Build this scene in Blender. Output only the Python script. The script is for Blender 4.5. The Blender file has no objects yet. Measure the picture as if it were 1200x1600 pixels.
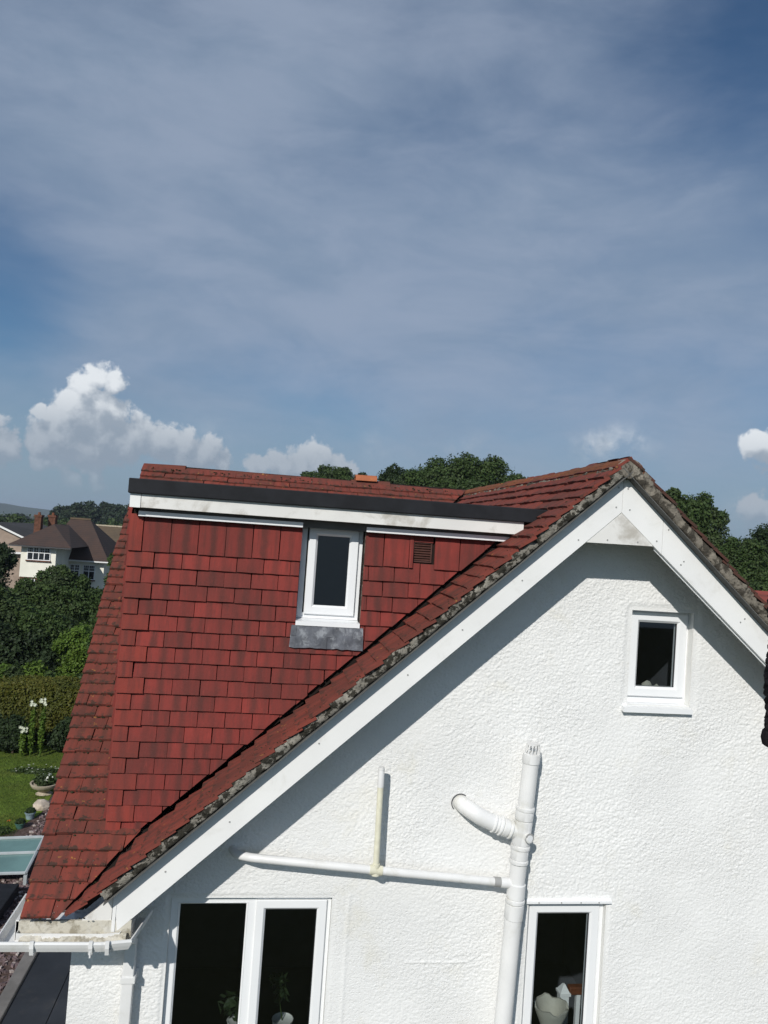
import bpy, bmesh, math, random
import numpy as np
from mathutils import Vector, Matrix, Quaternion
random.seed(5); RNG = np.random.default_rng(11)
S = bpy.context.scene; COL = S.collection
R = math.radians
# ------------------------------------------------------------------ camera
# world: eye level is z = 0, the ground lies at z = GZ; X along the gable wall, Y into the picture
GZ = -7.0
F, YAW, PITCH, ROLL = 1185.3, 0.149156, 0.033543, 0.069625
cy, sy, cp, sp, cr, sr = math.cos(YAW), math.sin(YAW), math.cos(PITCH), math.sin(PITCH), math.cos(ROLL), math.sin(ROLL)
fw = Vector((sy*cp, cy*cp, sp)); r0 = Vector((cy, -sy, 0)); u0 = r0.cross(fw)
rt = r0*cr + u0*sr; up = u0*cr - r0*sr
cam = bpy.data.cameras.new('camera'); co = bpy.data.objects.new('camera', cam); COL.objects.link(co)
co.matrix_world = Matrix(((rt.x, up.x, -fw.x, 0), (rt.y, up.y, -fw.y, 0), (rt.z, up.z, -fw.z, 0), (0, 0, 0, 1)))
cam.sensor_fit = 'VERTICAL'; cam.sensor_height = 32.0; cam.lens = F/1600*32.0
cam.clip_start = 0.05; cam.clip_end = 12000; S.camera = co
# ------------------------------------------------------------------ light
SUN = Vector((0.50, 1.0, -0.73)).normalized()          # direction the light travels
sl = bpy.data.lights.new('sun', 'SUN'); sl.energy = 3.8; sl.angle = R(0.53); sl.color = (1.0, 0.965, 0.91)
so = bpy.data.objects.new('sun', sl); COL.objects.link(so); so.rotation_euler = SUN.to_track_quat('-Z', 'Y').to_euler()
so.location = (-10, -20, 20)
S.view_settings.view_transform = 'Standard'; S.view_settings.look = 'None'; S.view_settings.exposure = 0.0; S.view_settings.gamma = 1
S.view_settings.use_curve_mapping = False
W = bpy.data.worlds.new('World'); S.world = W; W.use_nodes = True
SKYS = 0.07

class NT:
    """small helper to write node trees"""
    def __init__(s, tree): s.t = tree; s.n = tree.nodes; s.l = tree.links
    def new(s, typ, **kw):
        n = s.n.new(typ)
        for k, v in kw.items():
            if k.startswith('_'): n.inputs[int(k[1:])].default_value = v
            else: setattr(n, k, v)
        return n
    def put(s, sock, v):
        if v is None: return
        if hasattr(v, 'is_output') or hasattr(v, 'links'): s.l.new(v, sock)
        else: sock.default_value = v
    def math(s, op, a, b=None, c=None, clamp=False):
        n = s.new('ShaderNodeMath', operation=op, use_clamp=clamp)
        s.put(n.inputs[0], a); s.put(n.inputs[1], b); s.put(n.inputs[2], c) if c is not None else None
        return n.outputs[0]
    def vmath(s, op, a, b=None):
        n = s.new('ShaderNodeVectorMath', operation=op); s.put(n.inputs[0], a)
        if b is not None: s.put(n.inputs[1], b)
        return n
    def noise(s, vec, scale, detail=4, rough=.55, dist=0, w=None):
        n = s.new('ShaderNodeTexNoise'); n.inputs['Scale'].default_value = scale; n.inputs['Detail'].default_value = detail
        n.inputs['Roughness'].default_value = rough; n.inputs['Distortion'].default_value = dist
        if vec is not None: s.l.new(vec, n.inputs['Vector'])
        return n.outputs['Fac']
    def ramp(s, fac, lo, hi, a=0.0, b=1.0, smooth=True):
        n = s.new('ShaderNodeMapRange'); n.interpolation_type = 'SMOOTHSTEP' if smooth else 'LINEAR'
        s.put(n.inputs['Value'], fac); n.inputs['From Min'].default_value = lo; n.inputs['From Max'].default_value = hi
        n.inputs['To Min'].default_value = a; n.inputs['To Max'].default_value = b
        return n.outputs[0]
    def mix(s, fac, a, b, mode='MIX'):
        n = s.new('ShaderNodeMix', data_type='RGBA', blend_type=mode)
        s.put(n.inputs[0], fac); s.put(n.inputs[6], c4(a)); s.put(n.inputs[7], c4(b)); return n.outputs[2]
    def mapping(s, vec, scale=(1, 1, 1), rot=(0, 0, 0), loc=(0, 0, 0)):
        n = s.new('ShaderNodeMapping'); s.l.new(vec, n.inputs[0]); n.inputs['Scale'].default_value = scale
        n.inputs['Rotation'].default_value = rot; n.inputs['Location'].default_value = loc; return n.outputs[0]
def c4(c):
    return (c[0], c[1], c[2], 1.0) if isinstance(c, (tuple, list)) and len(c) == 3 else c

def pixdir(x, y):                                        # direction of the sky seen at a place in the photograph
    return (fw + rt*((x-600)/F) + up*((800-y)/F)).normalized()

def build_sky():
    w = NT(W.node_tree); w.n.clear()
    tc = w.new('ShaderNodeTexCoord'); D = tc.outputs['Generated']
    sky = w.new('ShaderNodeTexSky', sky_type='NISHITA'); sky.sun_disc = False
    sky.sun_elevation = math.asin(-SUN.z); sky.sun_rotation = math.atan2(-SUN.x, -SUN.y)
    sky.altitude = 60; sky.air_density = 1.0; sky.dust_density = 0.9; sky.ozone_density = 1.6
    # density of the heaped clouds, as a group so it can be read twice (here and a step towards the sun)
    g = bpy.data.node_groups.new('cloud_density', 'ShaderNodeTree')
    g.interface.new_socket('Vector', in_out='INPUT', socket_type='NodeSocketVector'); g.interface.new_socket('Value', in_out='OUTPUT', socket_type='NodeSocketFloat')
    q = NT(g); gi = q.new('NodeGroupInput'); go = q.new('NodeGroupOutput'); V = gi.outputs[0]
    blobs = [(150,592,26),(132,602,26),(174,598,24),(112,628,26),(152,632,38),(124,655,44),(176,648,30),(88,652,22),(62,642,13),(96,692,44),(150,690,52),(205,692,40),
             (246,692,36),(288,704,32),(318,712,30),(344,722,18),(72,694,22),(-4,686,36),(-40,700,50),(14,700,22),
             (408,726,24),(436,730,26),(468,724,28),(500,722,32),(528,728,24),(548,738,16),
             (1184,698,28),(1212,704,40),(1240,708,46),(920,694,24),(950,690,30),(980,692,26),(1008,697,18),
             (1170,800,26),(1210,804,34),(62,726,16),(74,727,12),(112,748,14),(150,746,15),(155,760,12),(-300,700,70),(-360,720,60),(1500,690,60),(1560,700,80),(1620,712,60)]
    blobs = [b if b[1] < 1 else b for b in blobs if not (700 < b[0] < 1100)]
    blobs = [(x, y, r_*(1.06 if 30 < x < 350 and y < 715 else 1.0)) for x, y, r_ in blobs]
    ns = q.noise(V, 34, 6, .58, .3); nb = q.noise(V, 95, 4, .55, .2)
    dd = q.vmath('ADD', V, None)
    # wobble the lookup so that blob outlines are never round
    nv = q.new('ShaderNodeTexNoise'); nv.inputs['Scale'].default_value = 22; nv.inputs['Detail'].default_value = 5; q.l.new(V, nv.inputs['Vector'])
    sb = q.vmath('SUBTRACT', nv.outputs['Color'], (.5, .5, .5)); sc = q.vmath('SCALE', sb.outputs[0]); sc.inputs['Scale'].default_value = .030
    q.l.new(sc.outputs[0], dd.inputs[1]); V2 = dd.outputs[0]
    cur = None
    for (x, y, r) in blobs:
        d = pixdir(x, y); rr = r/F*1.05*(1/(1+((x-600)**2+(y-800)**2)/F**2))**.5
        n = q.vmath('DISTANCE', V2, tuple(d)); v = q.math('MULTIPLY_ADD', n.outputs['Value'], -1/rr, 1.0)
        if cur is None: cur = v
        else:
            m = q.new('ShaderNodeMath', operation='SMOOTH_MAX'); q.l.new(cur, m.inputs[0]); q.l.new(v, m.inputs[1]); m.inputs[2].default_value = .12; cur = m.outputs[0]
    o = q.math('MULTIPLY_ADD', ns, 1.5, -.75); o2 = q.math('MULTIPLY_ADD', nb, .7, -.35)
    q.l.new(q.math('ADD', cur, q.math('ADD', o, o2)), go.inputs[0])
    def dens(v):
        n = w.new('ShaderNodeGroup'); n.node_tree = g; w.l.new(v, n.inputs[0]); return n.outputs[0]
    d0 = dens(D)
    sunside = (up*0.020 - rt*0.008)
    d1 = dens(w.vmath('ADD', D, tuple(sunside)).outputs[0])
    lit = w.ramp(w.math('SUBTRACT', d0, d1), -.35, .75)
    sep = w.new('ShaderNodeSeparateXYZ'); w.l.new(D, sep.inputs[0]); Z = sep.outputs['Z']
    # higher heaps are brighter, the flat bases grey into the haze
    hgt = w.ramp(Z, .085, .165)
    lum = w.math('MULTIPLY', w.math('ADD', w.math('MULTIPLY', lit, .75), .25), w.math('ADD', w.math('MULTIPLY', hgt, .70), .30))
    ccol = w.mix(lum, (.235, .30, .385), (.78, .82, .86))
    alpha = w.ramp(d0, -.05, .30)
    alpha = w.math('MULTIPLY', alpha, w.ramp(Z, .030, .075, .25, 1.0))
    # high veil, streaked
    mp = w.mapping(D, (1.5, 1.5, 3.2), (R(6), R(-13), 0))
    v1 = w.noise(mp, 1.35, 5, .45, .15); v2 = w.noise(w.mapping(D, (3.2, 3.2, 9), (R(4), R(-9), 0)), 1.6, 7, .58, .35); v3 = w.noise(w.mapping(D, (1, 1, 2.2), (0, R(35), 0)), 6.5, 8, .62, .3)
    vv = w.math('ADD', w.math('ADD', w.math('MULTIPLY', v1, .66), w.math('MULTIPLY', v2, .22)), w.math('MULTIPLY', v3, .20))
    vv = w.math('MULTIPLY_ADD', vv, .80, .10)
    def bump(x, y, r, k):
        n = w.vmath('DISTANCE', D, tuple(pixdir(x, y))); return w.ramp(n.outputs['Value'], 0, r, k, 0.0)
    tot = vv
    for a in [(520,330,.55,.10),(250,230,.34,.10),(900,420,.36,.05),(700,600,.3,.03),(0,430,.15,-.17),(60,560,.14,-.10),(330,570,.18,-.09),(1190,60,.30,-.13),(1050,330,.3,.04),(1150,480,.25,.05),(520,640,.16,-.08),(1180,600,.2,-.03),(900,640,.2,-.04),(620,100,.12,-.03)]:
        tot = w.math('ADD', tot, bump(*a))
    veil = w.ramp(tot, .30, .72)
    vcol = w.mix(w.ramp(v2, .3, .7), (.245, .322, .440), (.315, .382, .500))
    nish = w.new('ShaderNodeBackground'); nish.inputs['Strength'].default_value = SKYS
    tint = w.mix(1.0, sky.outputs[0], (.58, .82, 1.0), 'MULTIPLY'); w.l.new(tint, nish.inputs['Color'])
    bv = w.new('ShaderNodeBackground'); w.l.new(vcol, bv.inputs['Color'])
    bc = w.new('ShaderNodeBackground'); w.l.new(ccol, bc.inputs['Color'])
    bh = w.new('ShaderNodeBackground'); bh.inputs['Color'].default_value = (.245, .335, .435, 1)
    m0 = w.new('ShaderNodeMixShader'); w.l.new(w.math('MULTIPLY', veil, .86), m0.inputs[0]); w.l.new(nish.outputs[0], m0.inputs[1]); w.l.new(bv.outputs[0], m0.inputs[2])
    mh = w.new('ShaderNodeMixShader'); w.l.new(w.ramp(Z, -.02, .20, .85, 0.0), mh.inputs[0]); w.l.new(m0.outputs[0], mh.inputs[1]); w.l.new(bh.outputs[0], mh.inputs[2])
    ft = None                                               # faint low smudges of cloud
    for (x, y, r_, k) in [(915,698,26,.35),(945,692,28,.42),(975,692,28,.42),(1005,697,24,.35),(745,704,26,.28),(705,706,22,.25),(1170,806,34,.5),(330,690,30,.25),(590,700,26,.25)]:
        v = bump(x, y, r_/F*1.5, k); ft = v if ft is None else w.math('ADD', ft, v)
    ft = w.math('MULTIPLY', ft, w.ramp(w.noise(D, 26, 6, .6, .4), .36, .62)); alpha = w.math('MAXIMUM', alpha, ft)
    m1 = w.new('ShaderNodeMixShader'); w.l.new(alpha, m1.inputs[0]); w.l.new(mh.outputs[0], m1.inputs[1]); w.l.new(bc.outputs[0], m1.inputs[2])
    out = w.new('ShaderNodeOutputWorld'); w.l.new(m1.outputs[0], out.inputs['Surface'])
build_sky()

# ------------------------------------------------------------------ materials
MATS = {}
def mat(name, col=(.5, .5, .5), rough=.7, spec=.5, bump=None, vary=None, metal=0.0, dirt=None, trans=None):
    """plain principled; bump=(scale,strength,dist); vary=(scale,amount); dirt=(colour,scale,lo,hi)"""
    if name in MATS: return MATS[name]
    m = bpy.data.materials.new(name); m.use_nodes = True; w = NT(m.node_tree); b = w.n['Principled BSDF']
    tc = w.new('ShaderNodeTexCoord').outputs['Object']
    b.inputs['Roughness'].default_value = rough; b.inputs['Specular IOR Level'].default_value = spec; b.inputs['Metallic'].default_value = metal
    c = col
    if vary:
        n = w.noise(tc, vary[0], 5, .6); f = w.ramp(n, .3, .7, 1-vary[1], 1+vary[1])
        mm = w.new('ShaderNodeVectorMath', operation='SCALE'); mm.inputs[0].default_value = col; w.l.new(f, mm.inputs['Scale']); c = mm.outputs[0]
    if dirt:
        for (dc, ds, lo, hi, am) in (dirt if isinstance(dirt[0], (tuple, list)) and isinstance(dirt[0][0], (tuple, list)) else [dirt]):
            n = w.noise(tc, ds, 7, .65, .3); f = w.math('MULTIPLY', w.ramp(n, lo, hi), am); c = w.mix(f, c, dc)
    if isinstance(c, tuple): b.inputs['Base Color'].default_value = c4(c)
    else: w.l.new(c, b.inputs['Base Color'])
    if bump:
        n = w.noise(tc, bump[0], 6, .6); bn = w.new('ShaderNodeBump'); bn.inputs['Strength'].default_value = bump[1]; bn.inputs['Distance'].default_value = bump[2]
        w.l.new(n, bn.inputs['Height']); w.l.new(bn.outputs[0], b.inputs['Normal'])
    MATS[name] = m; return m

def tile_mat(name, base, base2, dark, stripe, moss, lichen=0.0):
    m = bpy.data.materials.new(name); m.use_nodes = True; w = NT(m.node_tree); b = w.n['Principled BSDF']
    geo = w.new('ShaderNodeNewGeometry'); P = geo.outputs['Position']
    rnd = w.math('FRACT', w.math('ADD', w.new('ShaderNodeObjectInfo').outputs['Random'], w.math('MULTIPLY', geo.outputs['Random Per Island'], .999)))
    rb = w.math('FRACT', w.math('MULTIPLY', rnd, 17.31)); rc = w.math('FRACT', w.math('MULTIPLY', rnd, 91.7)); rd = w.math('FRACT', w.math('MULTIPLY', rnd, 7.77))
    uv = w.new('ShaderNodeUVMap'); su = w.new('ShaderNodeSeparateXYZ'); w.l.new(uv.outputs[0], su.inputs[0]); U, V = su.outputs[0], su.outputs[1]
    c = w.mix(rb, base, base2)
    big = w.noise(P, 2.2, 4, .6); c = w.mix(w.ramp(big, .35, .7, 0, .45), c, dark)
    # running stain below the joint above: a soft dark band near the middle of each tile
    wob = w.math('MULTIPLY_ADD', w.noise(P, 14, 3, .6), .5, -.25)
    cen = w.math('MULTIPLY_ADD', rc, .30, .35)
    dx = w.math('ABSOLUTE', w.math('ADD', w.math('SUBTRACT', U, cen), w.math('MULTIPLY', wob, .4)))
    band = w.ramp(dx, .03, .22, 1.0, 0.0)
    band2 = w.ramp(w.math('ABSOLUTE', w.math('SUBTRACT', U, w.math('FRACT', w.math('ADD', cen, .45)))), .02, .12, .5, 0)
    amt = w.math('MULTIPLY', w.math('MAXIMUM', band, band2), w.math('MULTIPLY_ADD', rd, stripe, stripe*.35))
    c = w.mix(amt, c, dark)
    cv = w.new('ShaderNodeCombineXYZ'); w.l.new(w.math('MULTIPLY_ADD', rnd, 61.0, w.math('MULTIPLY', U, 7.0)), cv.inputs[0]); w.l.new(w.math('MULTIPLY', V, .8), cv.inputs[1]); w.l.new(w.math('MULTIPLY', rb, 23.0), cv.inputs[2])
    st = w.noise(cv.outputs[0], 1.3, 5, .65); c = w.mix(w.ramp(st, .48, .74, 0, .42), c, dark); c = w.mix(w.ramp(st, .42, .25, 0, .30), c, tuple(min(1, q*1.35) for q in base))
    fine = w.noise(P, 160, 3, .6); c = w.mix(w.ramp(fine, .35, .75, 0, .14), c, (.27, .07, .055))
    if moss:
        mn = w.noise(P, 26, 6, .68, .4); e = w.ramp(V, 0.0, .5, .14, 0.0)
        f = w.math('MULTIPLY', w.ramp(w.math('ADD', mn, e), .60, .70), moss); c = w.mix(f, c, (.040, .034, .026))
        m2 = w.noise(w.mapping(P, loc=(3, 1, 7)), 3.2, 6, .65); c = w.mix(w.ramp(m2, .45, .75, 0, .55*moss), c, (.085, .050, .040))
    if lichen:
        ln = w.noise(w.mapping(P, loc=(9, 4, 2)), 21, 6, .62, .2); c = w.mix(w.ramp(ln, .66, .70, 0, lichen), c, (.46, .25, .055))
        ln = w.noise(w.mapping(P, loc=(1, 8, 2)), 75, 4, .62); c = w.mix(w.ramp(ln, .72, .76, 0, .8), c, (.46, .44, .38))
    w.l.new(c, b.inputs['Base Color']); b.inputs['Roughness'].default_value = .8; b.inputs['Specular IOR Level'].default_value = .12
    bn = w.new('ShaderNodeBump'); bn.inputs['Strength'].default_value = .35; bn.inputs['Distance'].default_value = .004
    w.l.new(w.math('ADD', w.noise(P, 60, 5, .65), w.math('MULTIPLY', w.noise(P, 9, 3, .5), 1.5)), bn.inputs['Height']); w.l.new(bn.outputs[0], b.inputs['Normal'])
    MATS[name] = m; return m
tile_mat('tile_hung', (.265, .046, .038), (.165, .036, .031), (.072, .032, .028), .60, 0.10)
tile_mat('tile_new', (.265, .048, .036), (.185, .040, .031), (.085, .034, .030), .5, 0.12)
tile_mat('tile_old', (.225, .052, .037), (.155, .045, .034), (.075, .038, .030), .50, .80, .5)
tile_mat('tile_verge', (.245, .056, .040), (.175, .048, .036), (.085, .040, .032), .5, .65, .5)
tile_mat('tile_moss', (.10, .045, .035), (.075, .04, .03), (.045, .03, .025), .4, 1.0, .4)
tile_mat('tile_rust', (.27, .085, .035), (.20, .075, .035), (.09, .055, .035), .2, .8, 1.0)
tile_mat('tile_ridge', (.17, .045, .030), (.13, .042, .030), (.085, .045, .035), .2, .7, 1.0)
tile_mat('tile_orange', (.48, .16, .07), (.44, .15, .07), (.3, .1, .05), .2, .3, .8)

def render_mat():
    m = bpy.data.materials.new('white_render'); m.use_nodes = True; w = NT(m.node_tree); b = w.n['Principled BSDF']
    P = w.new('ShaderNodeTexCoord').outputs['Object']
    c = w.mix(w.ramp(w.noise(P, .9, 4, .6), .35, .7, 0, .8), (.80, .80, .785), (.75, .75, .735))
    c = w.mix(w.ramp(w.noise(w.mapping(P, loc=(4, 2, 1)), 2.6, 6, .65), .55, .74, 0, .55), c, (.71, .69, .61))
    c = w.mix(w.ramp(w.noise(w.mapping(P, (5, 1, .5), loc=(1, 1, 1)), 2.2, 6, .62), .60, .80, 0, .22), c, (.62, .61, .58))
    c = w.mix(w.ramp(w.noise(P, 75, 4, .6), .60, .72, 0, .40), c, (.50, .48, .42))
    w.l.new(c, b.inputs['Base Color']); b.inputs['Roughness'].default_value = .9; b.inputs['Specular IOR Level'].default_value = .2
    bn = w.new('ShaderNodeBump'); bn.inputs['Strength'].default_value = .55; bn.inputs['Distance'].default_value = .0045
    n1 = w.noise(w.mapping(P, (.62, 1, 1)), 85, 2, .5, .6); rdg = w.math('ABSOLUTE', w.math('MULTIPLY_ADD', n1, 2, -1)); n2 = w.noise(P, 210, 3, .6)
    lo = w.ramp(w.noise(w.mapping(P, loc=(2, 5, 3)), 1.7, 3, .5), .35, .62, .45, 1.25)
    w.l.new(w.math('MULTIPLY', w.math('ADD', w.math('MULTIPLY', rdg, -1.6), w.math('MULTIPLY', n2, .8)), lo), bn.inputs['Height']); w.l.new(bn.outputs[0], b.inputs['Normal'])
    MATS['white_render'] = m
render_mat()
mat('smooth_render', (.78, .775, .745), .85, .2, bump=(45, .35, .004), vary=(3, .04), dirt=((.6, .57, .48), 5, .58, .75, .4))
mat('board_paint', (.79, .79, .775), .5, .3, bump=(4, .12, .006), vary=(2.3, .035), dirt=(((.50, .48, .43), 5, .54, .76, .40), ((.2, .19, .17), 60, .74, .80, .7)))
mat('board_dirty', (.72, .71, .68), .55, .3, bump=(5, .08, .004), vary=(3, .05), dirt=(((.36, .33, .28), 4.5, .48, .70, .75), ((.10, .09, .08), 30, .68, .76, .6)))
mat('upvc', (.80, .81, .815), .28, .5, vary=(4, .015), dirt=((.6, .58, .52), 9, .66, .85, .25))
mat('upvc_seal', (.06, .06, .065), .5)
mat('pipe_white', (.735, .735, .725), .38, .4, bump=(8, .06, .003), vary=(5, .04), dirt=(((.46, .44, .35), 6, .50, .74, .50), ((.25, .23, .2), 55, .70, .80, .5)))
mat('pipe_cream', (.70, .68, .54), .45, .4, vary=(14, .08), dirt=((.45, .41, .27), 15, .5, .75, .5))
mat('gutter_dirt', (.55, .52, .44), .8, .2, bump=(60, .5, .006), dirt=(((.25, .22, .16), 16, .45, .62, .8), ((.72, .71, .66), 9, .5, .7, .5)))
mat('felt', (.013, .014, .017), .75, .25, bump=(90, .3, .002), vary=(6, .25))
mat('lead', (.10, .108, .125), .55, .4, bump=(14, .4, .008), vary=(11, .35), dirt=(((.34, .36, .38), 16, .50, .68, .6), ((.03, .03, .035), 30, .6, .7, .6)))
mat('mortar', (.22, .205, .175), .95, .15, bump=(55, 1.0, .014), dirt=(((.36, .34, .29), 9, .50, .62, .8), ((.028, .026, .020), 19, .46, .53, .96), ((.5, .48, .42), 55, .68, .74, .7)))
mat('mortar_clean', (.19, .17, .14), .95, .15, bump=(50, .9, .012), dirt=(((.32, .29, .24), 6, .50, .66, .6), ((.045, .04, .032), 14, .46, .55, .9)))
mat('moss', (.032, .032, .018), .95, .1, bump=(90, .6, .005), dirt=((.09, .085, .05), 40, .5, .7, .6))
mat('dark_gap', (.02, .015, .013), .9, .1)
mat('vent_brown', (.075, .032, .024), .5, .4, vary=(20, .2))
mat('undercloak', (.11, .11, .105), .85, .2, vary=(8, .15))
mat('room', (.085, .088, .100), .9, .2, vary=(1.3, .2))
mat('grey_rubber', (.33, .33, .32), .6, .3)
mat('screw', (.32, .32, .31), .4, .5)
mat('wood_rail', (.13, .045, .022), .4, .4, vary=(20, .2))
mat('vase', (.42, .40, .34), .6, .3, bump=(40, .4, .004), vary=(9, .1))
mat('curtain', (.55, .55, .52), .8, .2, vary=(8, .1))
def glass_mat():
    m = bpy.data.materials.new('glass'); m.use_nodes = True; w = NT(m.node_tree); w.n.clear()
    t = w.new('ShaderNodeBsdfTransparent'); t.inputs[0].default_value = (.72, .77, .78, 1); g = w.new('ShaderNodeBsdfGlossy'); g.inputs['Roughness'].default_value = .02
    lw = w.new('ShaderNodeLayerWeight'); lw.inputs[0].default_value = .5
    fac = w.math('MULTIPLY_ADD', w.math('POWER', lw.outputs['Facing'], 4.0), .85, .078)
    mx = w.new('ShaderNodeMixShader'); w.l.new(fac, mx.inputs[0]); w.l.new(t.outputs[0], mx.inputs[1]); w.l.new(g.outputs[0], mx.inputs[2])
    o = w.new('ShaderNodeOutputMaterial'); w.l.new(mx.outputs[0], o.inputs[0]); MATS['glass'] = m
glass_mat()
mat('far_glass', (.02, .024, .03), .08, .6)
mat('teal_glass', (.12, .21, .20), .18, .6, vary=(1.5, .15))
mat('alu', (.36, .39, .40), .45, .5, vary=(4, .1))
def leaf_mat(name, c1, c2, c3, tr=.3):
    m = bpy.data.materials.new(name); m.use_nodes = True; w = NT(m.node_tree); w.n.clear()
    geo = w.new('ShaderNodeNewGeometry'); rn = geo.outputs['Random Per Island']
    c = w.mix(rn, c1, c2); P = geo.outputs['Position']
    c = w.mix(w.ramp(w.noise(P, .9, 4, .6), .42, .66, 0, .75), c, c3)
    d = w.new('ShaderNodeBsdfPrincipled'); w.l.new(c, d.inputs['Base Color']); d.inputs['Roughness'].default_value = .6; d.inputs['Specular IOR Level'].default_value = .25
    t = w.new('ShaderNodeBsdfTranslucent'); w.l.new(c, t.inputs[0]); mx = w.new('ShaderNodeMixShader'); mx.inputs[0].default_value = tr
    w.l.new(d.outputs[0], mx.inputs[1]); w.l.new(t.outputs[0], mx.inputs[2]); o = w.new('ShaderNodeOutputMaterial'); w.l.new(mx.outputs[0], o.inputs[0]); MATS[name] = m
leaf_mat('leaf_dark', (.020, .036, .014), (.040, .065, .022), (.030, .048, .022))
leaf_mat('leaf_mid', (.034, .066, .018), (.075, .115, .032), (.050, .070, .030))
leaf_mat('leaf_bright', (.075, .14, .018), (.12, .18, .025), (.06, .11, .018))
leaf_mat('leaf_gold', (.075, .090, .014), (.125, .115, .018), (.065, .080, .014))
leaf_mat('leaf_far', (.018, .034, .016), (.032, .052, .024), (.026, .040, .020), .2)
leaf_mat('petal_white', (.75, .76, .68), (.62, .66, .5), (.75, .76, .68), .2)
leaf_mat('petal_orange', (.75, .16, .03), (.65, .10, .03), (.75, .20, .04), .2)
leaf_mat('grass_blade', (.040, .075, .014), (.075, .11, .022), (.055, .085, .018), .2)
mat('bark', (.08, .06, .045), .9, .1, bump=(20, .6, .02))
# far buildings
mat('cream_wall', (.80, .78, .68), .85, .2, bump=(30, .2, .01), vary=(.8, .06))
mat('brick_brown', (.12, .055, .036), .9, .2, bump=(14, .5, .02), vary=(5, .3))
def far_roof(name, a, b):
    m = bpy.data.materials.new(name); m.use_nodes = True; w = NT(m.node_tree); bs = w.n['Principled BSDF']; P = w.new('ShaderNodeTexCoord').outputs['Object']
    wv = w.new('ShaderNodeTexWave', wave_type='BANDS', bands_direction='Z'); wv.inputs['Scale'].default_value = 2.2; w.l.new(P, wv.inputs[0]); wv.inputs['Distortion'].default_value = .4
    c = w.mix(w.ramp(w.noise(P, 1.1, 6, .7), .3, .7), a, b); c = w.mix(w.ramp(wv.outputs['Fac'], .0, .35, .35, 0), c, (.02, .015, .012)); c = w.mix(w.ramp(w.noise(P, 9, 4, .7), .5, .7, 0, .5), c, tuple(x*.6 for x in a))
    w.l.new(c, bs.inputs['Base Color']); bs.inputs['Roughness'].default_value = .9; MATS[name] = m
far_roof('roof_brown', (.070, .040, .030), (.048, .032, .027)); far_roof('roof_tan', (.12, .085, .05), (.09, .065, .042)); far_roof('roof_slate', (.05, .048, .048), (.035, .034, .034)); far_roof('roof_red', (.27, .05, .035), (.18, .045, .03))
mat('pebble_wall', (.32, .25, .20), .9, .2, bump=(20, .4, .02), vary=(2, .1))
mat('ground_field', (.052, .060, .034), .95, .1, bump=(1.5, .4, .1), vary=(.02, .35))
mat('lawn', (.105, .155, .024), .95, .1, bump=(30, .5, .02), vary=(.9, .22), dirt=((.12, .13, .03), 1.4, .45, .7, .6))
mat('soil', (.085, .058, .048), .95, .1, bump=(18, .8, .03), dirt=(((.15, .11, .10), 14, .45, .62, .7), ((.30, .27, .25), 30, .66, .74, .7)))
mat('terracotta_soil', (.16, .065, .038), .95, .1, bump=(18, .8, .03), dirt=((.28, .20, .16), 25, .6, .7, .7))
mat('chip', (.16, .115, .115), .85, .2, bump=(30, .3, .01), vary=(8, .5))
mat('chip_pale', (.42, .36, .33), .85, .2, vary=(8, .3))
mat('slate_roof', (.022, .024, .028), .6, .4, bump=(6, .2, .01), vary=(1.4, .35), dirt=((.06, .055, .05), 4, .55, .75, .5))
mat('kerb', (.17, .16, .15), .9, .2, vary=(3, .2))
mat('stone_pot', (.42, .36, .27), .9, .2, bump=(18, .5, .01), vary=(6, .2))
mat('stone_pale', (.50, .42, .34), .9, .2, bump=(12, .5, .02), vary=(5, .25))
mat('pot_blue', (.20, .27, .30), .5, .4, vary=(6, .2))
mat('pot_green', (.05, .12, .10), .5, .4, vary=(6, .2))
mat('white_plastic', (.78, .78, .76), .4, .4)
mat('rope', (.016, .014, .016), .9, .1, bump=(160, .8, .004), vary=(60, .4))
mat('hill_far', (.035, .055, .03), .95, .1, vary=(.004, .35))
mat('wood_floor', (.03, .045, .02), .95, .1, vary=(.1, .3))
mat('brass', (.5, .45, .35), .4)

# ------------------------------------------------------------------ object helpers
def link(name, me, m=None, parent=None, **props):
    o = bpy.data.objects.new(name, me); COL.objects.link(o)
    if m is not None and me is not None and not me.materials:
        me.materials.append(MATS[m] if isinstance(m, str) else m)
    if parent is not None: attach(o, parent)
    for k, v in props.items(): o[k] = v
    return o
def attach(o, parent):
    o.parent = parent
    p = Matrix.Identity(4)
    q = parent
    while q is not None:
        p = (Matrix.Translation(q.location) if q.type == 'EMPTY' else q.matrix_basis) @ (q.matrix_parent_inverse if q.parent else Matrix.Identity(4)) @ Matrix.Identity(4) @ p if False else Matrix.Identity(4)
        break
    o.matrix_parent_inverse = (Matrix.Translation(parent.location)).inverted() if parent.parent is None else Matrix.Identity(4)
def thing(name, label, cat, loc, group=None):
    o = bpy.data.objects.new(name, None); COL.objects.link(o); o.location = loc; o.empty_display_size = .2
    o['label'] = label; o['category'] = cat
    if group: o['group'] = group
    return o
def tagt(o, label, cat, group=None):
    o['label'] = label; o['category'] = cat
    if group: o['group'] = group
    return o
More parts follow.
